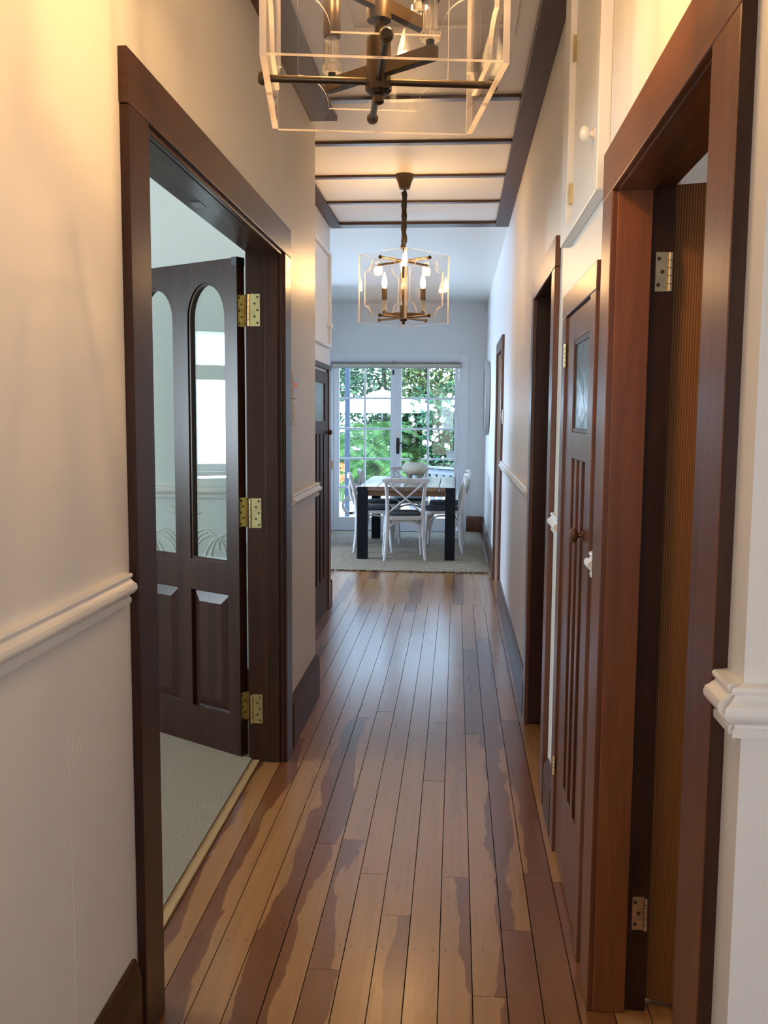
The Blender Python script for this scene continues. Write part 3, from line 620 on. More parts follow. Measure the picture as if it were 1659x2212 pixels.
# slim cupboard door with obscure glass and slats, right wall
D3 = tag(empty('door_3'), 'slim panelled cupboard door with obscure glass and dark wooden knob', kind='structure')
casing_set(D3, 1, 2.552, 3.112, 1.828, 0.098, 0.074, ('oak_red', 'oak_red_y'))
XF = 0.360
L3 = empty('door_leaf', (0, 0, 0), 0, D3)
f3 = MB()
def fb(y0, y1, z0, z1): f3.box(XF, XF + 0.011, y0, y1, z0, z1)
fb(2.556, 2.580, .012, 1.822); fb(2.940, 3.108, .012, 1.822); fb(2.580, 2.940, 1.738, 1.822); fb(2.580, 2.940, 1.374, 1.455); fb(2.58, 2.94, .012, .312)
gr = [(2.620, 2.690), (2.735, 2.805), (2.850, 2.920)]
for a, b_ in ((2.58, 2.62), (2.69, 2.735), (2.805, 2.85), (2.92, 2.94)): fb(a, b_, .312, 1.374)
f3.build('leaf_frame', 'oak_red', L3, bevel=0.002)
for a, b_ in gr: box('recessed_panel', (XF + 0.009, XF + 0.0115, a, b_, .312, 1.374), 'walnut', L3)
box('glass_pane', (XF + 0.006, XF + 0.010, 2.58, 2.94, 1.455, 1.738), 'obscure', L3)
for b_ in ((2.58, 2.94, 1.722, 1.738), (2.58, 2.94, 1.455, 1.467), (2.926, 2.94, 1.467, 1.722), (2.58, 2.594, 1.467, 1.722)): box('glazing_bead', (XF + 0.002, XF + 0.008, *b_), 'walnut', L3, 0.002)
knob(L3, (XF - 0.0, 2.600, 1.172), 'x', 0.021, 'knob_dark', 'knob', -1)
for z0, z1 in ((1.664, 1.740), (0.278, 0.344)): hinge(D3, lambda u, v, z: (XF - 0.004 - v, 3.112 + u, z), z0, z1, 0.030, .02, 'brass', 3)

# dark open doorway, right wall
D4 = tag(empty('door_4'), 'open dark doorway in the right wall past the slim cupboard', kind='structure')
casing_set(D4, 1, 3.622, 4.452, 2.050, 0.115, 0.112, ('oak_red', 'oak_red_y'))
for y, s in ((3.622, -1), (4.452, 1)): box('jamb', (XR - 0.004, 0.52, y + s * 0.006, y + s * 0.05, 0, 2.10), 'walnut', D4, 0.002)
box('jamb_head', (XR - 0.004, 0.52, 3.61, 4.46, 2.056, 2.105), 'walnut_y', D4, 0.002)
# far doorway
D5 = tag(empty('door_5'), 'far right doorway beside the round mirror', kind='structure')
casing_set(D5, 1, 7.60, 8.47, 2.058, 0.112, 0.094, ('oak_red', 'oak_red_y'))
for y, s in ((7.60, -1), (8.47, 1)): box('jamb', (XR - 0.004, 0.52, y + s * 0.006, y + s * 0.05, 0, 2.10), 'walnut', D5, 0.002)
box('jamb_head', (XR - 0.004, 0.52, 7.59, 8.48, 2.064, 2.11), 'walnut_y', D5, 0.002)
# recess cupboard door, left
D6 = tag(empty('door_6'), 'dark panelled cupboard door with rippled glass in the left recess', kind='structure')
XC = XREC + 0.012
box('casing_head', (XREC, XREC + 0.022, 5.55, 7.135, 1.842, 1.880), 'walnut_dull_y', D6, 0.003)
box('casing', (XREC, XREC + 0.020, 7.02, 7.13, 0, 1.842), 'oak_red', D6, 0.003)
box('casing', (XREC, XREC + 0.020, 5.56, 5.67, 0, 1.842), 'oak_red', D6, 0.003)
L6 = empty('door_leaf', (0, 0, 0), 0, D6); f6 = MB()
def f6b(y0, y1, z0, z1): f6.box(XREC, XC, y0, y1, z0, z1)
f6b(6.85, 7.01, .012, 1.822); f6b(5.69, 5.9, .012, 1.822); f6b(5.9, 6.85, 1.735, 1.822); f6b(5.9, 6.85, 1.37, 1.46); f6b(5.9, 6.85, .012, .29)
ys = [5.9, 6.02, 6.08, 6.20, 6.26, 6.38, 6.44, 6.56, 6.62, 6.74, 6.80, 6.85]
for i in range(0, len(ys) - 1, 2): f6b(ys[i] if i else 5.9, ys[i + 1], .29, 1.37)
f6.build('leaf_frame', 'walnut_dull', L6, bevel=0.002)
for i in range(1, len(ys) - 1, 2): box('recessed_panel', (XREC, XREC + .003, ys[i], ys[i + 1], .29, 1.37), 'oak_red', L6)
box('glass_pane', (XREC, XREC + 0.005, 5.9, 6.85, 1.46, 1.735), 'obscure', L6)
knob(L6, (XC, 6.93, 1.377), 'x', 0.022, 'knob_dark')

# white upper cupboards
def cupboard(name, sd, X, F, y0, y1, z0, z1, inset, label, knob_c, hinges):
    c = tag(empty(name, (X, (y0 + y1) / 2, z0)), label, 'cupboard'); off = Vector(c.location)
    def part(nm, b, mat='white_gloss', bev=0.003): 
        o = box(nm, (b[0] - off.x, b[1] - off.x, b[2] - off.y, b[3] - off.y, b[4] - off.z, b[5] - off.z), mat, c, bev); return o
    iy0, iy1, iz0, iz1 = y0 + inset[0], y1 - inset[1], z0 + inset[2], z1 - inset[3]
    part('stile', (X, F, y0, iy0, z0, z1)); part('stile', (X, F, iy1, y1, z0, z1))
    part('rail', (X, F, iy0, iy1, z0, iz0)); part('rail', (X, F, iy0, iy1, iz1, z1))
    d = part('door', (X + (F - X) * .05, X + (F - X) * 0.4, iy0 + .002, iy1 - .002, iz0 + .002, iz1 - .002))
    kc = (knob_c[0] - off.x, knob_c[1] - off.y, knob_c[2] - off.z); knob(d, kc, 'x', 0.021, 'knob_white', 'knob', -sd)
    for (yy, a, b) in hinges:
        h = MB().box(X + (F - X) * .4 - off.x, X + (F - X) * .75 - off.x, yy - .012 - off.y, yy + .012 - off.y, a - off.z, b - off.z).build('hinge', 'brass', d)
    return c
cupboard('wall_cupboard', 1, XR, 0.340, 2.425, 3.235, 2.068, 2.885, (0.045, 0.150, 0.045, 0.05), 'white overhead cupboard with brass hinges high on the right wall', (0.358, 2.60, 2.255), ((3.08, 2.178, 2.240), (3.08, 2.614, 2.690)))
cupboard('wall_cupboard', -1, XREC, XREC + 0.028, 5.55, 7.10, 2.012, 2.72, (0.06, 0.055, 0.03, 0.03), 'white overhead cupboard in the left recess beside the far pendant', (XREC + 0.011, 6.99, 2.172), ())

# ------------------------------------------------------------------ french doors
F = tag(empty('door_7'), 'white french doors with small panes opening to the garden', kind='structure')
def fbx(nm, b, mat='white_joinery', bev=0.003, p=None): return box(nm, b, mat, p or F, bev)
fbx('casing', (-1.735, -1.625, 12.08, 12.10, 0, 2.31)); fbx('casing', (0.040, 0.148, 12.08, 12.10, 0, 2.31)); fbx('casing_head', (-1.625, 0.040, 12.08, 12.10, 2.205, 2.31))
fbx('jamb', (-1.625, -1.606, 12.08, 12.25, 0, 2.205)); fbx('jamb', (0.026, 0.040, 12.08, 12.25, 0, 2.205)); fbx('jamb_head', (-1.606, 0.026, 12.08, 12.25, 2.19, 2.205))
fbx('sill', (-1.625, 0.04, 12.05, 12.25, -0.02, 0.004))
ROWS = [0.169, 0.566, 0.943, 1.336, 1.732, 2.125]
def french(x0, x1, g0, g1, mul):
    L = empty('door_leaf', (0, 0, 0), 0, F); a, b = 12.095, 12.14
    fbx('stile', (x0, g0, a, b, 0.006, 2.188), p=L); fbx('stile', (g1, x1, a, b, 0.006, 2.188), p=L)
    fbx('rail', (g0, g1, a, b, 0.006, 0.169), p=L); fbx('rail', (g0, g1, a, b, 2.125, 2.188), p=L)
    fbx('glazing_bar', (mul - .013, mul + .013, a + .006, b - .006, 0.169, 2.125), p=L)
    for z in ROWS[1:-1]: fbx('glazing_bar', (g0, g1, a + .008, b - .008, z - .013, z + .013), p=L)
    for i in range(5):
        for u0, u1 in ((g0, mul), (mul, g1)):
            fbx('glass_pane', (u0 + .01, u1 - .01, 12.115, 12.119, ROWS[i] + (.01 if i else 0), ROWS[i + 1] - .01), 'pane', 0, L)
    return L
FL = french(-1.604, -0.800, -1.528, -0.858, -1.194); FR = french(-0.792, 0.024, -0.714, -0.027, -0.369)
fbx('astragal', (-0.812, -0.780, 12.086, 12.095, 0.006, 2.188), p=FR)
h = MB().prism([(0.022 * math.cos(t) , 0.105 * (1 if math.sin(t) > 0 else -1) * 0.8 + 0.022 * math.sin(t)) for t in [2 * PI * k / 20 + .01 for k in range(20)]], 12.086, 12.094, lambda u, v, t: (-0.757 + u, t, 1.115 + v))
h.tube([(-0.757, 12.086, 1.155), (-0.757, 12.045, 1.155), (-0.70, 12.040, 1.150)], 0.009, 8); h.build('handle', 'black', FR, smooth=True)
fbx('bolt', (-0.835, -0.812, 12.086, 12.095, 2.035, 2.095), 'black', 0.002, FL); fbx('bolt', (-0.835, -0.812, 12.075, 12.082, 2.19, 2.205), 'black', 0.001)
pd = MB()
for k in range(32):
    a, b = 2 * PI * k / 32, 2 * PI * (k + 1) / 32
    q = [(0.125 * math.cos(a), 0.125 * math.sin(a)), (0.125 * math.cos(b), 0.125 * math.sin(b)), (0.088 * math.cos(b), 0.088 * math.sin(b)), (0.088 * math.cos(a), 0.088 * math.sin(a))]
    pd.prism(q, 12.100, 12.113, lambda u, v, t: (-1.372 + u, t, 0.326 + v), 0)
pd.prism([(0.08 * math.cos(t), 0.055 + 0.028 * math.sin(t)) for t in [PI * k / 8 for k in range(9)]], 12.104, 12.112, lambda u, v, t: (-1.372 + u, t, 0.326 + v), 0)
pdo = pd.build('pet_door', 'plastic_white', FL, smooth=True); pdo['label'] = 'round white pet door in the bottom left pane'
fbx('pet_door_latch', (-1.394, -1.352, 12.096, 12.112, 0.205, 0.232), 'black', 0.004, pdo)
nt_ = fbx('notice', (-0.122, -0.016, 12.110, 12.1125, 0.958, 1.052), 'paper', 0, FR); nt_['label'] = 'white paper notice on the glass'
fbx('printed_line', (-0.108, -0.030, 12.108, 12.1098, 1.030, 1.037), 'ink', 0, nt_)

# front room window (light comes through it, its reflection shows in the glazed leaf), added unseen kitchen window, front door
def sash_window(name, X, y0, y1, z0, z1, zm, label):
    w = tag(empty(name), label, kind='structure'); a, b = X, X + 0.05
    for q in ((y0, y0 + .05, z0, z1), (y1 - .05, y1, z0, z1), (y0 + .05, y1 - .05, z0, z0 + .06), (y0 + .05, y1 - .05, z1 - .05, z1), (y0 + .05, y1 - .05, *zm)):
        box('window_frame', (a, b, *q), 'white_joinery', w, 0.003)
    for q in ((z0 + .06, zm[0]), (zm[1], z1 - .05)): box('glass_pane', (a + .02, a + .024, y0 + .05, y1 - .05, *q), 'pane', w)
    box('window_sill', (a - .02, b + .08, y0 - .05, y1 + .05, z0 - .035, z0), 'white_joinery', w, 0.004)
sash_window('window_1', -4.66, 2.2, 3.43, 1.04, 2.22, (1.785, 1.905), 'white sash window in the front room, mirrored in the door glass')
sash_window('window_2', -4.66, 8.2, 10.4, 0.95, 2.25, (1.80, 1.86), 'unseen white kitchen window added on the far left wall for fill light')

D8 = tag(empty('door_8'), 'dark front door with a glazed upper panel behind the viewer', kind='structure')
for b in ((-0.68, -0.42, -1.42, -1.37, 0.0, 2.5), (0.14, 0.40, -1.42, -1.37, 0.0, 2.5), (-0.42, 0.14, -1.42, -1.37, 0.0, 1.15), (-0.42, 0.14, -1.42, -1.37, 1.95, 2.5)): box('door_board', b, 'oak_red', D8, 0.003)
box('glass_pane', (-0.42, 0.14, -1.40, -1.395, 1.15, 1.95), 'pane', D8)

# ------------------------------------------------------------------ switches, sensor, mirror, blind, heat pump
sw = tag(empty('light_switch', (XL, 4.122, 1.457)), 'white rocker light switch directly below the thermostat', 'switch')
box('plate', (0, 0.011, -0.058, 0.058, 0, 0.114), 'plastic', sw, 0.003)
for i in (0, 1): box('rocker', (0.010, 0.016, -0.02, 0.02, 0.018 + i * 0.041, 0.055 + i * 0.041), 'plastic_white', sw, 0.003)
th = tag(empty('thermostat', (XL, 4.122, 1.574)), 'white wall thermostat with red digits on the left wall', 'thermostat')
box('case', (0, 0.014, -0.058, 0.058, 0, 0.116), 'plastic', th, 0.004)
box('display', (0.0135, 0.0152, -0.034, 0.034, 0.018, 0.096), 'lcd', th, 0)
seg = MB()
def digit(y, z, on, w=0.016, h=0.026):
    t = 0.0032; q = {'a': (0, w, h - t, h), 'g': (0, w, h / 2 - t / 2, h / 2 + t / 2), 'd': (0, w, 0, t), 'f': (0, t, h / 2, h), 'e': (0, t, 0, h / 2), 'b': (w - t, w, h / 2, h), 'c': (w - t, w, 0, h / 2)}
    for s_ in on: a, b_, c_, d_ = q[s_]; seg.box(0.0153, 0.0162, y + a, y + b_, z + c_, z + d_)
digit(-0.020, 0.046, 'bc'); digit(0.004, 0.046, 'abcdef'); seg.build('digits', 'digits', th)
s2 = tag(empty('light_switch', (XR, 7.40, 1.445)), 'small light switch on the right wall beside the far doorway', 'switch')
box('plate', (-0.012, 0, -0.036, 0.036, 0, 0.114), 'plastic', s2, 0.003); box('rocker', (-0.017, -0.011, -0.014, 0.014, 0.03, 0.085), 'plastic_white', s2, 0.002)
sn = tag(empty('alarm_sensor', (0.34, 12.06, 2.83)), 'small white alarm sensor in the ceiling corner above the mirror', 'sensor')
m = MB(); m.prism([(-0.035, 0.04), (0.032, 0.04), (0.032, -0.03), (0.01, -0.04), (-0.02, -0.03)], 0, 0.075, lambda u, v, t: (u, v, t)); m.build('case', 'plastic_white', sn, bevel=0.004)
box('lens', (-0.012, 0.012, -0.041, -0.036, 0.015, 0.05), 'plastic', sn, 0.003)
mi = tag(empty('round_mirror', (XR, 10.79, 1.715)), 'round wall mirror with deep pale rim, seen nearly edge-on', 'mirror')
R0 = 0.425; D = -0.055
m = MB(); m.lathe([(R0 - .012, 0), (R0 - .012, -.008), (R0, -.008), (R0, D), (R0 - .010, D - .003), (R0 - .016, D + .012), (R0 - .03, D + .012)], (0, 0, 0), 'x', 64); m.build('rim', 'mirror_frame', mi, smooth=True)
m = MB(); m.lathe([(R0 - .011, 0.0), (R0 - .011, -.0082)], (0, 0, 0), 'x', 64); m.build('backing', 'black', mi)
m = MB(); m.lathe([(R0 - .017, D + .010), (R0 - .017, D + .006), (R0 - .03, D + .002)], (0, 0, 0), 'x', 64); m.build('glass', 'mirror', mi, smooth=True)
rb = tag(empty('roller_blind', (-0.79, 12.05, 2.115)), 'rolled-up cream roller blind above the french doors', 'blind')
box('headrail', (-0.845, 0.845, -0.03, 0.028, 0.068, 0.080), 'metal_grey', rb, 0.002)
m = MB(); m.lathe([(0.031, -0.822), (0.031, 0.822)], (0, 0, 0.036), 'x', 24); m.build('fabric_roll', 'blind', rb, smooth=True)
box('bottom_bar', (-0.822, 0.822, -0.020, -0.010, 0.0, 0.014), 'metal_grey', rb, 0.002)
for s_ in (-1, 1): box('bracket', (s_ * 0.826, s_ * 0.842, -0.032, 0.028, 0.006, 0.072), 'metal_grey', rb, 0.002)
hp = tag(empty('heat_pump', (-1.74, 11.0, 2.62)), 'white heat pump high on the dining nib wall with an open louvre', 'heater')
box('case', (0, 0.17, -0.42, 0.40, 0.04, 0.30), 'plastic_white', hp, 0.02)
m = MB(); m.add([(0.10, -0.38, 0.045), (0.25, -0.38, -0.075), (0.25, 0.36, -0.075), (0.10, 0.36, 0.045), (0.10, -0.38, 0.053), (0.256, -0.38, -0.070), (0.256, 0.36, -0.070), (0.10, 0.36, 0.053)], [(0, 1, 2, 3), (4, 7, 6, 5), (0, 4, 5, 1), (1, 5, 6, 2), (2, 6, 7, 3), (3, 7, 4, 0)]); m.build('louvre', 'plastic_white', hp)

# ------------------------------------------------------------------ pendants
def pendant(loc, rz, label, watts):
    """root at the ceiling; cube of four acrylic panels hung at z 2.07..2.475"""
    x, y = loc; r = tag(empty('pendant_light', (x, y, CEIL), rz), label, 'pendant', 'acrylic cube pendants along the hall')
    zz = lambda z: z - CEIL
    MB().lathe([(0.059, 0.0), (0.059, -0.012), (0.052, -0.020), (0.040, -0.050), (0.031, -0.082), (0.026, -0.085)], (0, 0, 0), 'z', 28).build('canopy', 'bronze', r, smooth=True)
    MB().lathe([(0.007, -0.085), (0.007, -0.105)], seg=10).build('cord_grip', 'black', r)
    pts = []; rad = []
    for i in range(26):
        t = i / 25; z = -0.098 - t * 0.335
        pts.append((0.0028 * math.sin(i * .95) - 0.002, 0.003 * math.cos(i * .8), z)); rad.append(0.0160 + 0.0020 * math.sin(i * 1.3) + (0.004 if i == 22 else 0))
    MB().tube(pts, rad, 10).build('cable', 'cable', r, smooth=True)
    MB().lathe([(0.008, -0.43), (0.008, zz(2.10))], seg=12).build('stem', 'bronze', r, smooth=True)
    for z0, z1, rr in ((2.095, 2.175, 0.022), (2.205, 2.290, 0.022)):
        MB().lathe([(rr, zz(z0)), (rr, zz(z1))], seg=20).build('hub', 'bronze', r, smooth=True)
    MB().lathe([(0.016, zz(2.078)), (0.024, zz(2.084)), (0.024, zz(2.096)), (0.018, zz(2.10))], seg=8).build('collar', 'bronze', r)
    MB().lathe([(0.004, zz(2.060)), (0.010, zz(2.064)), (0.010, zz(2.076)), (0.006, zz(2.080))], seg=12).build('finial', 'bronze', r, smooth=True)
    a45 = PI / 4
    for tier, (za, th0) in enumerate(((2.120, -a45), (2.235, a45))):
        for s_ in (0, PI):
            t = th0 + s_; d = Vector((math.cos(t), math.sin(t), 0)); n_ = Vector((-d.y, d.x, 0)); Lr = 0.118
            am = MB(); w, hgt = 0.0085, 0.012
            c0, c1 = d * 0.018, d * (Lr + 0.012)
            am.add([c0 - n_ * w + Vector((0, 0, zz(za) - hgt)), c1 - n_ * w + Vector((0, 0, zz(za) - hgt)), c1 + n_ * w + Vector((0, 0, zz(za) - hgt)), c0 + n_ * w + Vector((0, 0, zz(za) - hgt)),
                    c0 - n_ * w + Vector((0, 0, zz(za) + hgt)), c1 - n_ * w + Vector((0, 0, zz(za) + hgt)), c1 + n_ * w + Vector((0, 0, zz(za) + hgt)), c0 + n_ * w + Vector((0, 0, zz(za) + hgt))],
                   [(0, 3, 2, 1), (4, 5, 6, 7), (0, 1, 5, 4), (1, 2, 6, 5), (2, 3, 7, 6), (3, 0, 4, 7)])
            ao = am.build('arm', 'bronze', r, bevel=0.001)
            c = (d.x * Lr, d.y * Lr, 0); b0 = zz(za) + hgt
            MB().lathe([(0.0075, b0), (0.0075, b0 + 0.014)], c, seg=10).build('cup', 'black', ao, smooth=True)
            MB().lathe([(0.018, b0 + .010), (0.018, b0 + .022), (0.0125, b0 + .026), (0.0125, b0 + .078)], c, seg=28, star=0.84).build('crystal_column', 'crystal', ao)
            MB().lathe([(0.0155, b0 + .074), (0.0165, b0 + .078), (0.0165, b0 + .140), (0.014, b0 + .144)], c, seg=18).build('candle_socket', 'bronze', ao, smooth=True)
            MB().lathe([(0.007, b0 + .143), (0.013, b0 + .156), (0.0165, b0 + .174), (0.014, b0 + .196), (0.008, b0 + .220), (0.002, b0 + .240)], c, seg=14).build('bulb', 'flame', ao, smooth=True)
            lp = light('bulb_light', 'POINT', (c[0], c[1], b0 + .180), watts, (1.0, 0.585, 0.235), shadow_soft_size=0.012); lp.parent = r
    HW, OFF, T = 0.190, 0.190, 0.011
    Z0_, Z1_ = zz(2.070), zz(2.475)
    for k in range(4):
        t = k * PI / 2; d = Vector((math.cos(t), math.sin(t), 0)); n_ = Vector((-d.y, d.x, 0))
        wv = lambda u, v, o: d * (OFF + o) + n_ * u + Vector((0, 0, v))
        p = MB(); p.prism([(-HW, Z0_), (HW, Z0_), (HW, Z1_), (-HW, Z1_)], 0, T, wv, 0, True, 1)
        po = p.build('acrylic_panel', ['acrylic', 'acrylic_edge'], r)
        e, q = 0.040, 0.062; zA, zB = Z0_ + e, Z1_ - e; poly = []
        for cx_, cz_, a0 in ((HW - e, zA, PI), (HW - e, zB, -PI / 2), (-HW + e, zB, 0), (-HW + e, zA, PI / 2)):
            for j in range(9):
                a = a0 - j / 8 * PI / 2; poly.append((cx_ + q * math.cos(a), cz_ + q * math.sin(a)))
        pl = MB(); pl.prism(poly, -0.008, 0, wv, 0, True, 1); pl.build('raised_centre', ['acrylic', 'acrylic_edge'], po)
        for z in (2.100, 2.440):
            MB().tube([wv(0, zz(z), -OFF + .012), wv(0, zz(z), T + .006)], 0.0065, 10).build('rod', 'bronze', r, smooth=True)
            ctr = wv(0, zz(z), T + .010); bl = MB()
            bl.tube([wv(0, zz(z), T), wv(0, zz(z), T + .004), wv(0, zz(z), T + .010), wv(0, zz(z), T + .015)], [.007, .0115, .0115, .008], 14); bl.build('end_cap', 'bronze', r, smooth=True)
    return r
pendant((-0.149, 1.735), math.radians(8.2), 'near acrylic cube pendant hanging over the front of the hall, cropped at top', 6.6)
pendant((-0.333, 5.76), math.radians(50.5), 'far acrylic cube pendant with black cord in front of the dining room', 4.2)

# ------------------------------------------------------------------ rug, table
ZR = 0.014
rg = tag(empty('rug', (-0.62, 10.4, 0)), 'oatmeal woven jute rug with frayed edges under the dining table', 'rug')
nx, ny = 24, 30; m = MB(); vs = []
for j in range(ny + 1):
    for i in range(nx + 1):
        x = -0.95 + 1.9 * i / nx; y = -1.545 + 3.09 * j / ny
        e = (i in (0, nx)) or (j in (0, ny))
        vs.append((x + random.uniform(-.006, .006), y + random.uniform(-.008, .008), (0.004 if e else ZR - .0035) + (0.018 * math.exp(-((x - .8) / .1) ** 2) if j >= ny - 1 else 0)))
fs = [(j * (nx + 1) + i, j * (nx + 1) + i + 1, (j + 1) * (nx + 1) + i + 1, (j + 1) * (nx + 1) + i) for j in range(ny) for i in range(nx)]
m.add(vs, fs); m.build('weave', 'rug', rg, smooth=True)
m = MB()
for i in range(230):
    for yy, s_ in ((-1.545, -1), (1.545, 1)):
        x = -0.945 + 1.89 * i / 229 + random.uniform(-.004, .004); L = random.uniform(.012, .04)
        m.tube([(x, yy - s_ * .01, .010), (x + random.uniform(-.01, .01), yy + s_ * L * .5, random.uniform(.008, .018)), (x + random.uniform(-.018, .018), yy + s_ * L, random.uniform(.003, .008))], 0.0035, 4)
tag(m.build('fringe', 'rug', rg), kind='stuff')

TX0, TX1, TY0, TY1, TZ = -1.015, 0.000, 9.54, 11.30, 0.770
tb = tag(empty('dining_table', (-0.5075, 10.42, ZR)), 'plank-topped dining table with square black legs on the rug', 'table')
def tp(nm, b, mat, bev=0.003): return box(nm, (b[0] + .5075, b[1] + .5075, b[2] - 10.42, b[3] - 10.42, b[4] - ZR, b[5] - ZR), mat, tb, bev)
pe = [TX0, -0.813, -0.668, -0.523, -0.345, -0.168, TX1]
for i in range(6):
    a = TY0 + 0.003 + (0.11 if i in (0, 5) else 0) * 0
    tp('plank', (pe[i] + .003, pe[i + 1] - .003, a, TY1 - .003, 0.727, TZ + random.uniform(-.001, .001)), 'table_top', 0.004)
for x0, x1 in ((TX0 - .002, TX0 + .105), (TX1 - .103, TX1 + .002)):
    for y0, y1 in ((TY0 - .002, TY0 + .103), (TY1 - .103, TY1 + .002)): tp('leg', (x0, x1, y0, y1, ZR, 0.766), 'table_leg')
tp('apron', (TX0 + .105, TX1 - .105, TY0 + .03, TY0 + .055, 0.672, 0.727), 'table_side'); tp('apron', (TX0 + .105, TX1 - .105, TY1 - .055, TY1 - .03, 0.672, 0.727), 'table_side')
tp('apron', (TX0 + .03, TX0 + .055, TY0 + .105, TY1 - .105, 0.672, 0.727), 'table_side'); tp('apron', (TX1 - .055, TX1 - .03, TY0 + .105, TY1 - .105, 0.672, 0.727), 'table_side')

# planter on the table
pv = tag(empty('potted_plant', (-0.478, 10.80, TZ + 0.0012)), 'squat pale stoneware pot on stub feet holding a leafy plant', 'plant')
MB().lathe([(0.02, 0.045), (0.07, 0.048), (0.115, 0.065), (0.142, 0.10), (0.146, 0.125), (0.138, 0.158), (0.115, 0.186), (0.085, 0.200), (0.075, 0.200), (0.07, 0.190), (0.02, 0.185)], seg=32).build('pot', 'stone', pv, smooth=True)
for k in range(4):
    a = PI / 4 + k * PI / 2; MB().lathe([(0.022, 0.0), (0.034, 0.060)], (0.08 * math.cos(a), 0.08 * math.sin(a), 0), seg=14).build('foot', 'stone_dark', pv, smooth=True)
m = MB(); lv = MB(); R_ = random.Random(3)
def leaf_quad(mb, p, d, n, L, w, mi=0):
    sd = d.cross(n)
    if sd.length < 1e-4: sd = Vector((1, 0, 0))
    sd.normalize()
    mb.add([p, p + d * L * .5 + sd * w, p + d * L + n * (-.1 * L), p + d * L * .5 - sd * w], [(0, 1, 2, 3)], mi)
for k in range(26):
    a = R_.uniform(0, 2 * PI); tilt = R_.uniform(.1, 1.0); L = R_.uniform(.14, .30) * (1.15 - .4 * tilt)
    p = Vector((R_.uniform(-.05, .05), R_.uniform(-.05, .05), .19)); d = Vector((math.cos(a) * math.sin(tilt), math.sin(a) * math.sin(tilt), math.cos(tilt))); pts = [p]
    for j in range(6):
        d = (d + Vector((0, 0, -.13 * tilt)) + Vector((R_.uniform(-.1, .1), R_.uniform(-.1, .1), 0))).normalized(); pts.append(pts[-1] + d * L / 6)
        for q in range(4):
            ld = (d + Vector((R_.uniform(-1, 1), R_.uniform(-1, 1), R_.uniform(-.3, .6)))).normalized()
            leaf_quad(lv, pts[-1], ld, Vector((R_.uniform(-.4, .4), R_.uniform(-.4, .4), 1)).normalized(), R_.uniform(.018, .034), .007)
    m.tube(pts, .0016, 4)
m.build('stems', 'herb', pv); tag(lv.build('foliage', 'herb', pv), kind='stuff')

# ------------------------------------------------------------------ chairs
def make_chair():
    r = empty('dining_chair', (0, 0, ZR)); W_ = 'chair_white'
    SZ = 0.455
    for s_ in (-1, 1):
        pts = [(s_ * .212, -.215, 0), (s_ * .200, -.196, .12), (s_ * .190, -.186, .28), (s_ * .183, -.184, .44), (s_ * .184, -.196, .58), (s_ * .192, -.222, .70), (s_ * .203, -.246, .79), (s_ * .208, -.252, .825)]
        MB().tube(pts, [.016, .018, .0195, .0205, .020, .0185, .0175, .016], 10).build('back_post', W_, r, smooth=True)
        f = [(s_ * .205, .205, 0), (s_ * .196, .192, .15), (s_ * .186, .180, .32), (s_ * .178, .172, .435)]
        MB().tube(f, [.0155, .018, .020, .021], 10).build('leg', W_, r, smooth=True)
    top = MB(); n = 15; A = []; B_ = []
    for i in range(n):
        u = -1 + 2 * i / (n - 1); x = u * .242; y = -.262 - .030 * (1 - u * u) + .008; hgt = .026 - .010 * abs(u) ** 4
        A.append((x, y, hgt))
    prof = [(-.011, -1), (.010, -1), (.014, 0), (.010, .9), (0, 1.0), (-.011, .9), (-.014, 0)]
    vs = []; 
    for x, y, hg in A:
        for py, pz in prof: vs.append((x, y + py, .833 + pz * hg))
    k = len(prof); fs = [(i * k + j, i * k + (j + 1) % k, (i + 1) * k + (j + 1) % k, (i + 1) * k + j) for i in range(n - 1) for j in range(k)] + [tuple(range(k))[::-1], tuple((n - 1) * k + j for j in range(k))]
    top.add(vs, fs); top.build('top_rail', W_, r, smooth=True)
    for s_ in (-1, 1):
        pts = []
        for i in range(11):
            t = i / 10; x = s_ * (-.180 + .372 * t); z = .49 + .325 * t; y = -.192 - .052 * t - .040 * math.sin(PI * t) + s_ * .004
            pts.append((x, y, z))
        MB().tube(pts, .0145, 8, flat=.62).build('cross_brace', W_, r, smooth=True)
    def rsq(w, d, n=6, rr=.09, back=.0):
        P = []
        for cx_, cy_, a0 in ((w - rr, d - rr, 0), (-w + rr, d - rr, PI / 2), (-w + rr, -d + rr, PI), (w - rr, -d + rr, 1.5 * PI)):
            for j in range(n + 1): P.append((cx_ + rr * math.cos(a0 + j / n * PI / 2), cy_ + rr * math.sin(a0 + j / n * PI / 2)))
        return P
    MB().prism(rsq(.218, .212), .428, .462, lambda u, v, t: (u * (1 + .06 * v / .2), v, t)).build('seat', W_, r, bevel=.008)
    c = MB(); P = rsq(.186, .180); N = len(P)
    rings = [(.93, .462), (1.0, .474), (1.0, .484), (.94, .494), (.6, .499)]
    c.add([(u * s_, v * s_ + .012, z) for s_, z in rings for u, v in P], [(i * N + j, i * N + (j + 1) % N, (i + 1) * N + (j + 1) % N, (i + 1) * N + j) for i in range(4) for j in range(N)] + [tuple(range(N))[::-1], tuple(4 * N + j for j in range(N))])
    c.build('seat_pad', 'cushion', r, smooth=True)
    def brace(p0, p1):
        p0, p1 = Vector(p0), Vector(p1); pts = []
        for i in range(15):
            t = i / 14; b = p0.lerp(p1, .5 - .5 * math.cos(PI * t)); b.z = p0.z + (.41 - p0.z) * math.sin(PI * t) ** .55; pts.append(b)
        MB().tube(pts, .0115, 8).build('bent_brace', W_, r, smooth=True)
    brace((-.178, -.178, .245), (.178, -.178, .245)); brace((-.176, .168, .245), (.176, .168, .245))
    brace((-.188, -.165, .245), (-.186, .160, .245)); brace((.188, -.165, .245), (.186, .160, .245))
    return r
ch0 = make_chair()
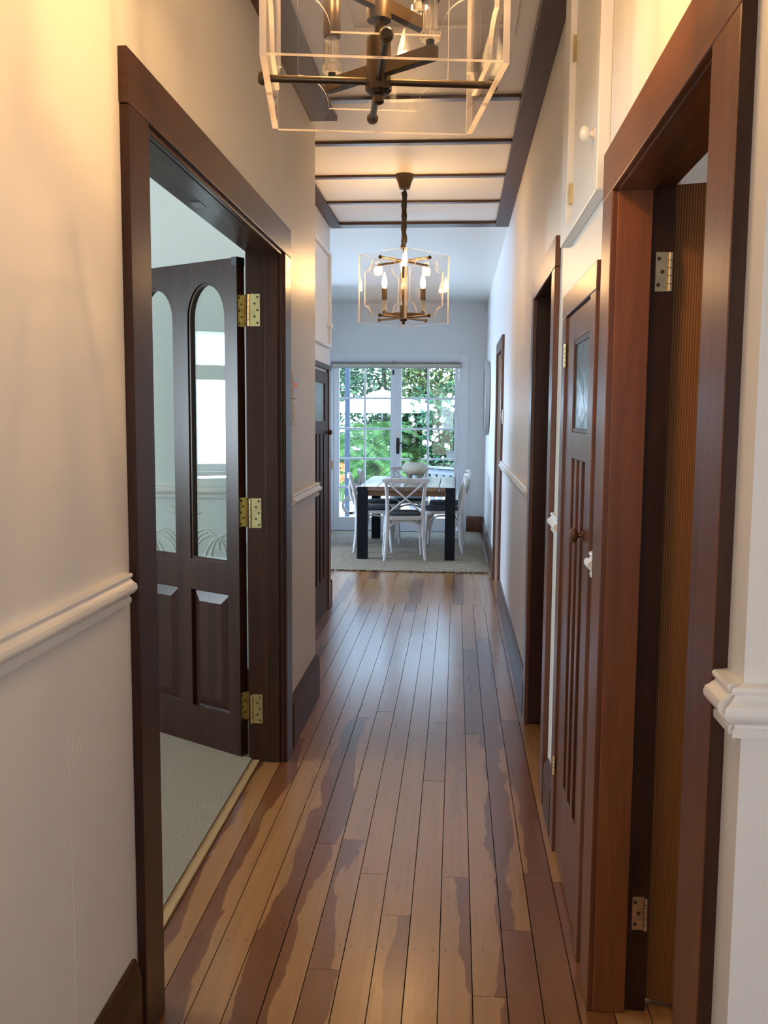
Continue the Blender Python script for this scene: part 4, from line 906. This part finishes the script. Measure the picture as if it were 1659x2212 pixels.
G = 'cross-back chairs around the dining table'
spots = [(-0.535, 9.665, 7, 'white cross-back chair nearest the hall with its back to it'),
         (-0.905, 10.20, -84, 'nearer white cross-back chair on the left side of the table'),
         (-0.872, 10.97, -84, 'farther white cross-back chair on the left side of the table'),
         (-0.135, 10.25, 92, 'nearer white cross-back chair on the right side of the table'),
         (-0.112, 10.93, 92, 'farther white cross-back chair on the right side of the table'),
         (-0.560, 11.42, 184, 'white cross-back chair at the garden end of the table')]
for i, (x, y, a, lab) in enumerate(spots):
    c = ch0 if i == 0 else copy_tree(ch0)
    c.location = (x, y, ZR); c.rotation_euler = (0, 0, math.radians(a)); tag(c, lab, 'chair', G)

# ------------------------------------------------------------------ garden
gd = tag(MB().box(-14, 14, 12.26, 45, -0.4, -0.15).build('ground', 'soil'), 'garden bed beyond the paving', kind='structure')
pvn = MB().box(-9, 9, 12.26, 19.2, -0.15, -0.08).build('paving', 'paving'); tag(pvn, 'pale sunlit paving outside the french doors', kind='structure')
vp = tag(empty('verandah_post', (-1.645, 14.0, -0.08)), 'blue-grey steel verandah post outside the left french door', 'post')
box('shaft', (-0.036, 0.036, -0.036, 0.036, 0, 3.2), 'post', vp, 0.004); box('base_plate', (-0.07, 0.07, -0.07, 0.07, 0, 0.012), 'post', vp, 0.002)
bl = tag(empty('balustrade', (-0.2, 14.9, -0.08)), 'blue-grey slatted balustrade outside the right french door', 'balustrade')
va = Vector((-0.75, 15.35, 0)) - Vector((-0.2, 14.9, 0)); vb = Vector((0.75, 13.6, 0)) - Vector((-0.2, 14.9, 0))
def along(t, w, z): d = (vb - va).normalized(); p = va.lerp(vb, t) + Vector((-d.y, d.x, 0)) * w; return (p.x, p.y, z)
def rail(nm, w, z0, z1, mat, t0=0.0, t1=1.0):
    m = MB(); m.add([along(t0, -w, z0), along(t1, -w, z0), along(t1, w, z0), along(t0, w, z0), along(t0, -w, z1), along(t1, -w, z1), along(t1, w, z1), along(t0, w, z1)], [(0, 3, 2, 1), (4, 5, 6, 7), (0, 1, 5, 4), (1, 2, 6, 5), (2, 3, 7, 6), (3, 0, 4, 7)]); return m.build(nm, mat, bl)
rail('cap_rail', .05, .755, .785, 'fence'); rail('top_rail', .02, .66, .735, 'fence'); rail('bottom_rail', .02, .05, .11, 'fence')
for i in range(13): rail('slat', .012, .11, .66, 'fence', i / 13 + .008, i / 13 + .052)
um = tag(empty('garden_umbrella', (-1.72, 21.6, -0.15)), 'white garden umbrella beyond the ferns', 'umbrella')
MB().lathe([(0.025, 0), (0.025, 2.28)], seg=10).build('pole', 'white_fabric', um, smooth=True)
cn = MB(); nseg = 8; rr = 1.28
cn.lathe([(0.03, 2.27), (0.55, 2.07), (rr, 1.90), (rr, 1.72), (rr - .02, 1.72), (rr - .02, 1.89), (0.54, 2.05), (0.03, 2.24)], seg=nseg * 2, star=.95); cn.build('canopy', 'white_fabric', um)
MB().lathe([(0.02, 2.27), (0.03, 2.30), (0.01, 2.33)], seg=10).build('finial', 'white_fabric', um)

def foliage(name, loc, rad, n, size, mat, label, cat='shrub', trunk=True, group=None, seed=0, blossoms=0, hmat=None):
    R = random.Random(seed); x, y, zc = loc
    r = tag(empty(name, (x, y, -0.15)), label, cat, group); m = MB()
    # lumpy crown: leaves scattered in clumps over an ellipsoid
    clumps = []; G_ = lambda q: max(-1.5 * q, min(1.5 * q, R.gauss(0, q)))
    for k in range(max(10, n // 55)):
        d = Vector((R.gauss(0, 1), R.gauss(0, 1), R.gauss(0, 1))).normalized() * (R.uniform(.35, 1.0) ** .5)
        clumps.append(Vector((d.x * rad[0], d.y * rad[1], d.z * rad[2])))
    for k in range(n):
        c = R.choice(clumps); s_ = min(rad) * .34; p = c + Vector((G_(s_), G_(s_), G_(s_ * .8))); p.z += zc + .15
        if p.z < 0.03: p.z = R.uniform(.03, .3)
        d = Vector((R.gauss(0, 1), R.gauss(0, 1), R.gauss(-.25, .7))).normalized(); nn = Vector((R.gauss(0, .6), R.gauss(-.4, .6), 1)).normalized()
        leaf_quad(m, p, d, nn, size * R.uniform(.7, 1.3), size * .30)
    tag(m.build('foliage', mat, r), kind='stuff')
    if trunk:
        t = MB(); t.tube([(0, 0, -.1), (.03, 0, zc * .4), (0, .03, zc)], [.09 * rad[0], .07 * rad[0], .04 * rad[0]], 8)
        for k in range(5):
            c = R.choice(clumps); t.tube([(0, 0.02, zc * .5), (c.x * .4, c.y * .4, zc * .8 + c.z * .2), (c.x * .8, c.y * .8, zc + c.z * .8)], [.045 * rad[0], .03 * rad[0], .012], 6)
        t.build('trunk', 'bark', r, smooth=True)
    if blossoms:
        b = MB()
        for k in range(blossoms):
            d = Vector((R.gauss(0, 1), -abs(R.gauss(0, 1)), R.gauss(.2, .8))).normalized(); p = (d.x * rad[0] * 1.02, d.y * rad[1] * 1.05, max(.15, zc + .15 + d.z * rad[2] * 1.02)); q = R.uniform(.035, .075)
            b.lathe([(q * .3, -q * .5), (q, -q * .2), (q * .9, q * .25), (q * .3, q * .5)], p, 'y', 7)
        tag(b.build('blossom', 'blossom', r, smooth=True), kind='stuff')
    return r
TG = 'trees across the back of the garden'
foliage('tree', (-4.3, 26.2, 3.3), (1.6, 1.1, 2.6), 6400, .16, 'leaf_tree', 'tall mid-green tree behind the steel post', 'tree', True, TG, 1)
foliage('tree', (-2.35, 30, 3.6), (1.5, 1.1, 2.9), 6800, .16, 'leaf_tree', 'tall mid-green tree above the umbrella peak', 'tree', True, TG, 2)
foliage('tree', (-0.85, 26.2, 3.35), (0.95, 1.0, 2.3), 4600, .15, 'leaf_light', 'yellow-green tree at the top of the right french door', 'tree', True, TG, 3)
foliage('tree', (0.45, 30, 3.4), (1.1, 1.0, 2.5), 4600, .16, 'leaf_brown', 'russet-tinged tree at the top right window pane', 'tree', True, TG, 4)
foliage('tree', (2.2, 26.2, 3.2), (1.3, 1.0, 2.6), 3200, .16, 'leaf_tree', 'green tree half hidden beyond the right door edge', 'tree', True, TG, 5)
foliage('tree', (-6.4, 30, 3.2), (1.6, 1.1, 2.8), 3600, .16, 'leaf_tree', 'green tree half hidden beyond the left door edge', 'tree', True, TG, 6)
SG = 'flowering shrubs along the paving'
foliage('flowering_shrub', (-0.74, 21.0, 0.98), (.52, .45, .88), 4600, .095, 'leaf_dark', 'dark glossy shrub with pale blossoms behind the potted plant', 'shrub', True, SG, 11, 26)
foliage('flowering_shrub', (-0.16, 19.8, 0.98), (.50, .45, .95), 5600, .095, 'leaf_dark', 'blossom-covered glossy shrub in the right-hand panes', 'shrub', True, SG, 12, 40)
foliage('flowering_shrub', (0.75, 21.0, 1.0), (.6, .5, .95), 2600, .085, 'leaf_dark', 'glossy shrub hidden past the right door jamb', 'shrub', True, SG, 13, 20)
foliage('hedge_shrub', (-2.0, 22.9, 0.6), (1.6, .4, .75), 3600, .10, 'leaf_tree', 'low green shrub in the shade behind the ferns', 'shrub', True, None, 14)

foliage('hedge_shrub', (-0.1, 23.2, 1.1), (1.3, .4, 1.2), 5200, .12, 'leaf_dark', 'dense dark hedge in the gaps behind the blossoming shrubs', 'shrub', True, None, 15)

def frond_mesh(L, seed):
    R = random.Random(seed); m = MB(); pts = []; d = Vector((0, 1, 1.1)).normalized(); p = Vector((0, 0, 0)); n = 22
    for i in range(n + 1):
        pts.append(p.copy()); d = (d + Vector((0, .02, -.105))).normalized(); p = p + d * L / n
    m.tube(pts, [.010 * (1 - .8 * i / n) for i in range(n + 1)], 5)
    for i in range(3, n + 1):
        t = i / n; w = .34 * L * math.sin(PI * min(1, .12 + .9 * t)) ** .8 + .02; dd = (pts[i] - pts[i - 1]).normalized()
        for s_ in (-1, 1):
            e = (Vector((s_, 0, 0)) + dd * .55 + Vector((0, 0, -.22))).normalized(); up = Vector((0, -dd.z, dd.y))
            for q in range(2):
                base = pts[i] + dd * (q * L / n * .5)
                a = base; b = base + e * w * .5 + dd * L / n * .26; c = base + e * w; f = base + e * w * .5 - dd * L / n * .20
                m.add([a, b, c, f], [(0, 1, 2, 3)])
    return m
fm = [frond_mesh(1.35, s_) for s_ in range(3)]
fmesh = []
for q in fm:
    o = q.build('frond', 'frond'); fmesh.append(o.data); bpy.data.objects.remove(o)
def fern(x, y, h, nf, sc, label, seed):
    R = random.Random(seed); r = tag(empty('tree_fern', (x, y, -0.15)), label, 'fern', 'tree ferns in the left-hand panes')
    MB().tube([(0, 0, 0), (.02, 0, h * .5), (0, 0, h)], [.09, .08, .06], 8).build('trunk', 'bark', r, smooth=True)
    for k in range(nf):
        o = bpy.data.objects.new('frond', R.choice(fmesh)); COL.objects.link(o); o.parent = r
        o.location = (0, 0, h - .02); s_ = sc * R.uniform(.8, 1.15); o.scale = (s_, s_, s_); o.rotation_euler = (R.uniform(-.25, .35), 0, 2 * PI * k / nf + R.uniform(-.2, .2))
fern(-2.30, 19.6, 0.95, 15, 1.0, 'bright tree fern nearest the steel post', 1)
fern(-1.55, 19.4, 0.60, 14, .95, 'low arching tree fern left of the door handle', 2)
fern(-1.75, 20.4, 1.25, 15, 1.0, 'taller pale tree fern under the white umbrella', 3)
fern(-2.85, 20.0, 0.9, 12, .9, 'tree fern half hidden by the left door stile', 4)
fern(-1.05, 20.2, 0.75, 12, .75, 'small tree fern beside the blossoming shrub', 5)
of = tag(empty('flower_clump', (-2.14, 16.9, -0.15)), 'orange flower clump low beside the steel post', 'flower')
m = MB(); st = MB(); R_ = random.Random(5)
for k in range(26):
    p = Vector((R_.uniform(-.16, .16), R_.uniform(-.1, .1), R_.uniform(.48, .82))); st.tube([(p.x * .4, p.y * .4, 0), tuple(p)], .006, 4)
    for j in range(5):
        a = j * 2 * PI / 5; leaf_quad(m, p, Vector((math.cos(a), -.5, math.sin(a))).normalized(), Vector((0, -1, .2)).normalized(), .065, .022)
m.build('petals', 'orange', of); st.build('stems', 'herb', of)
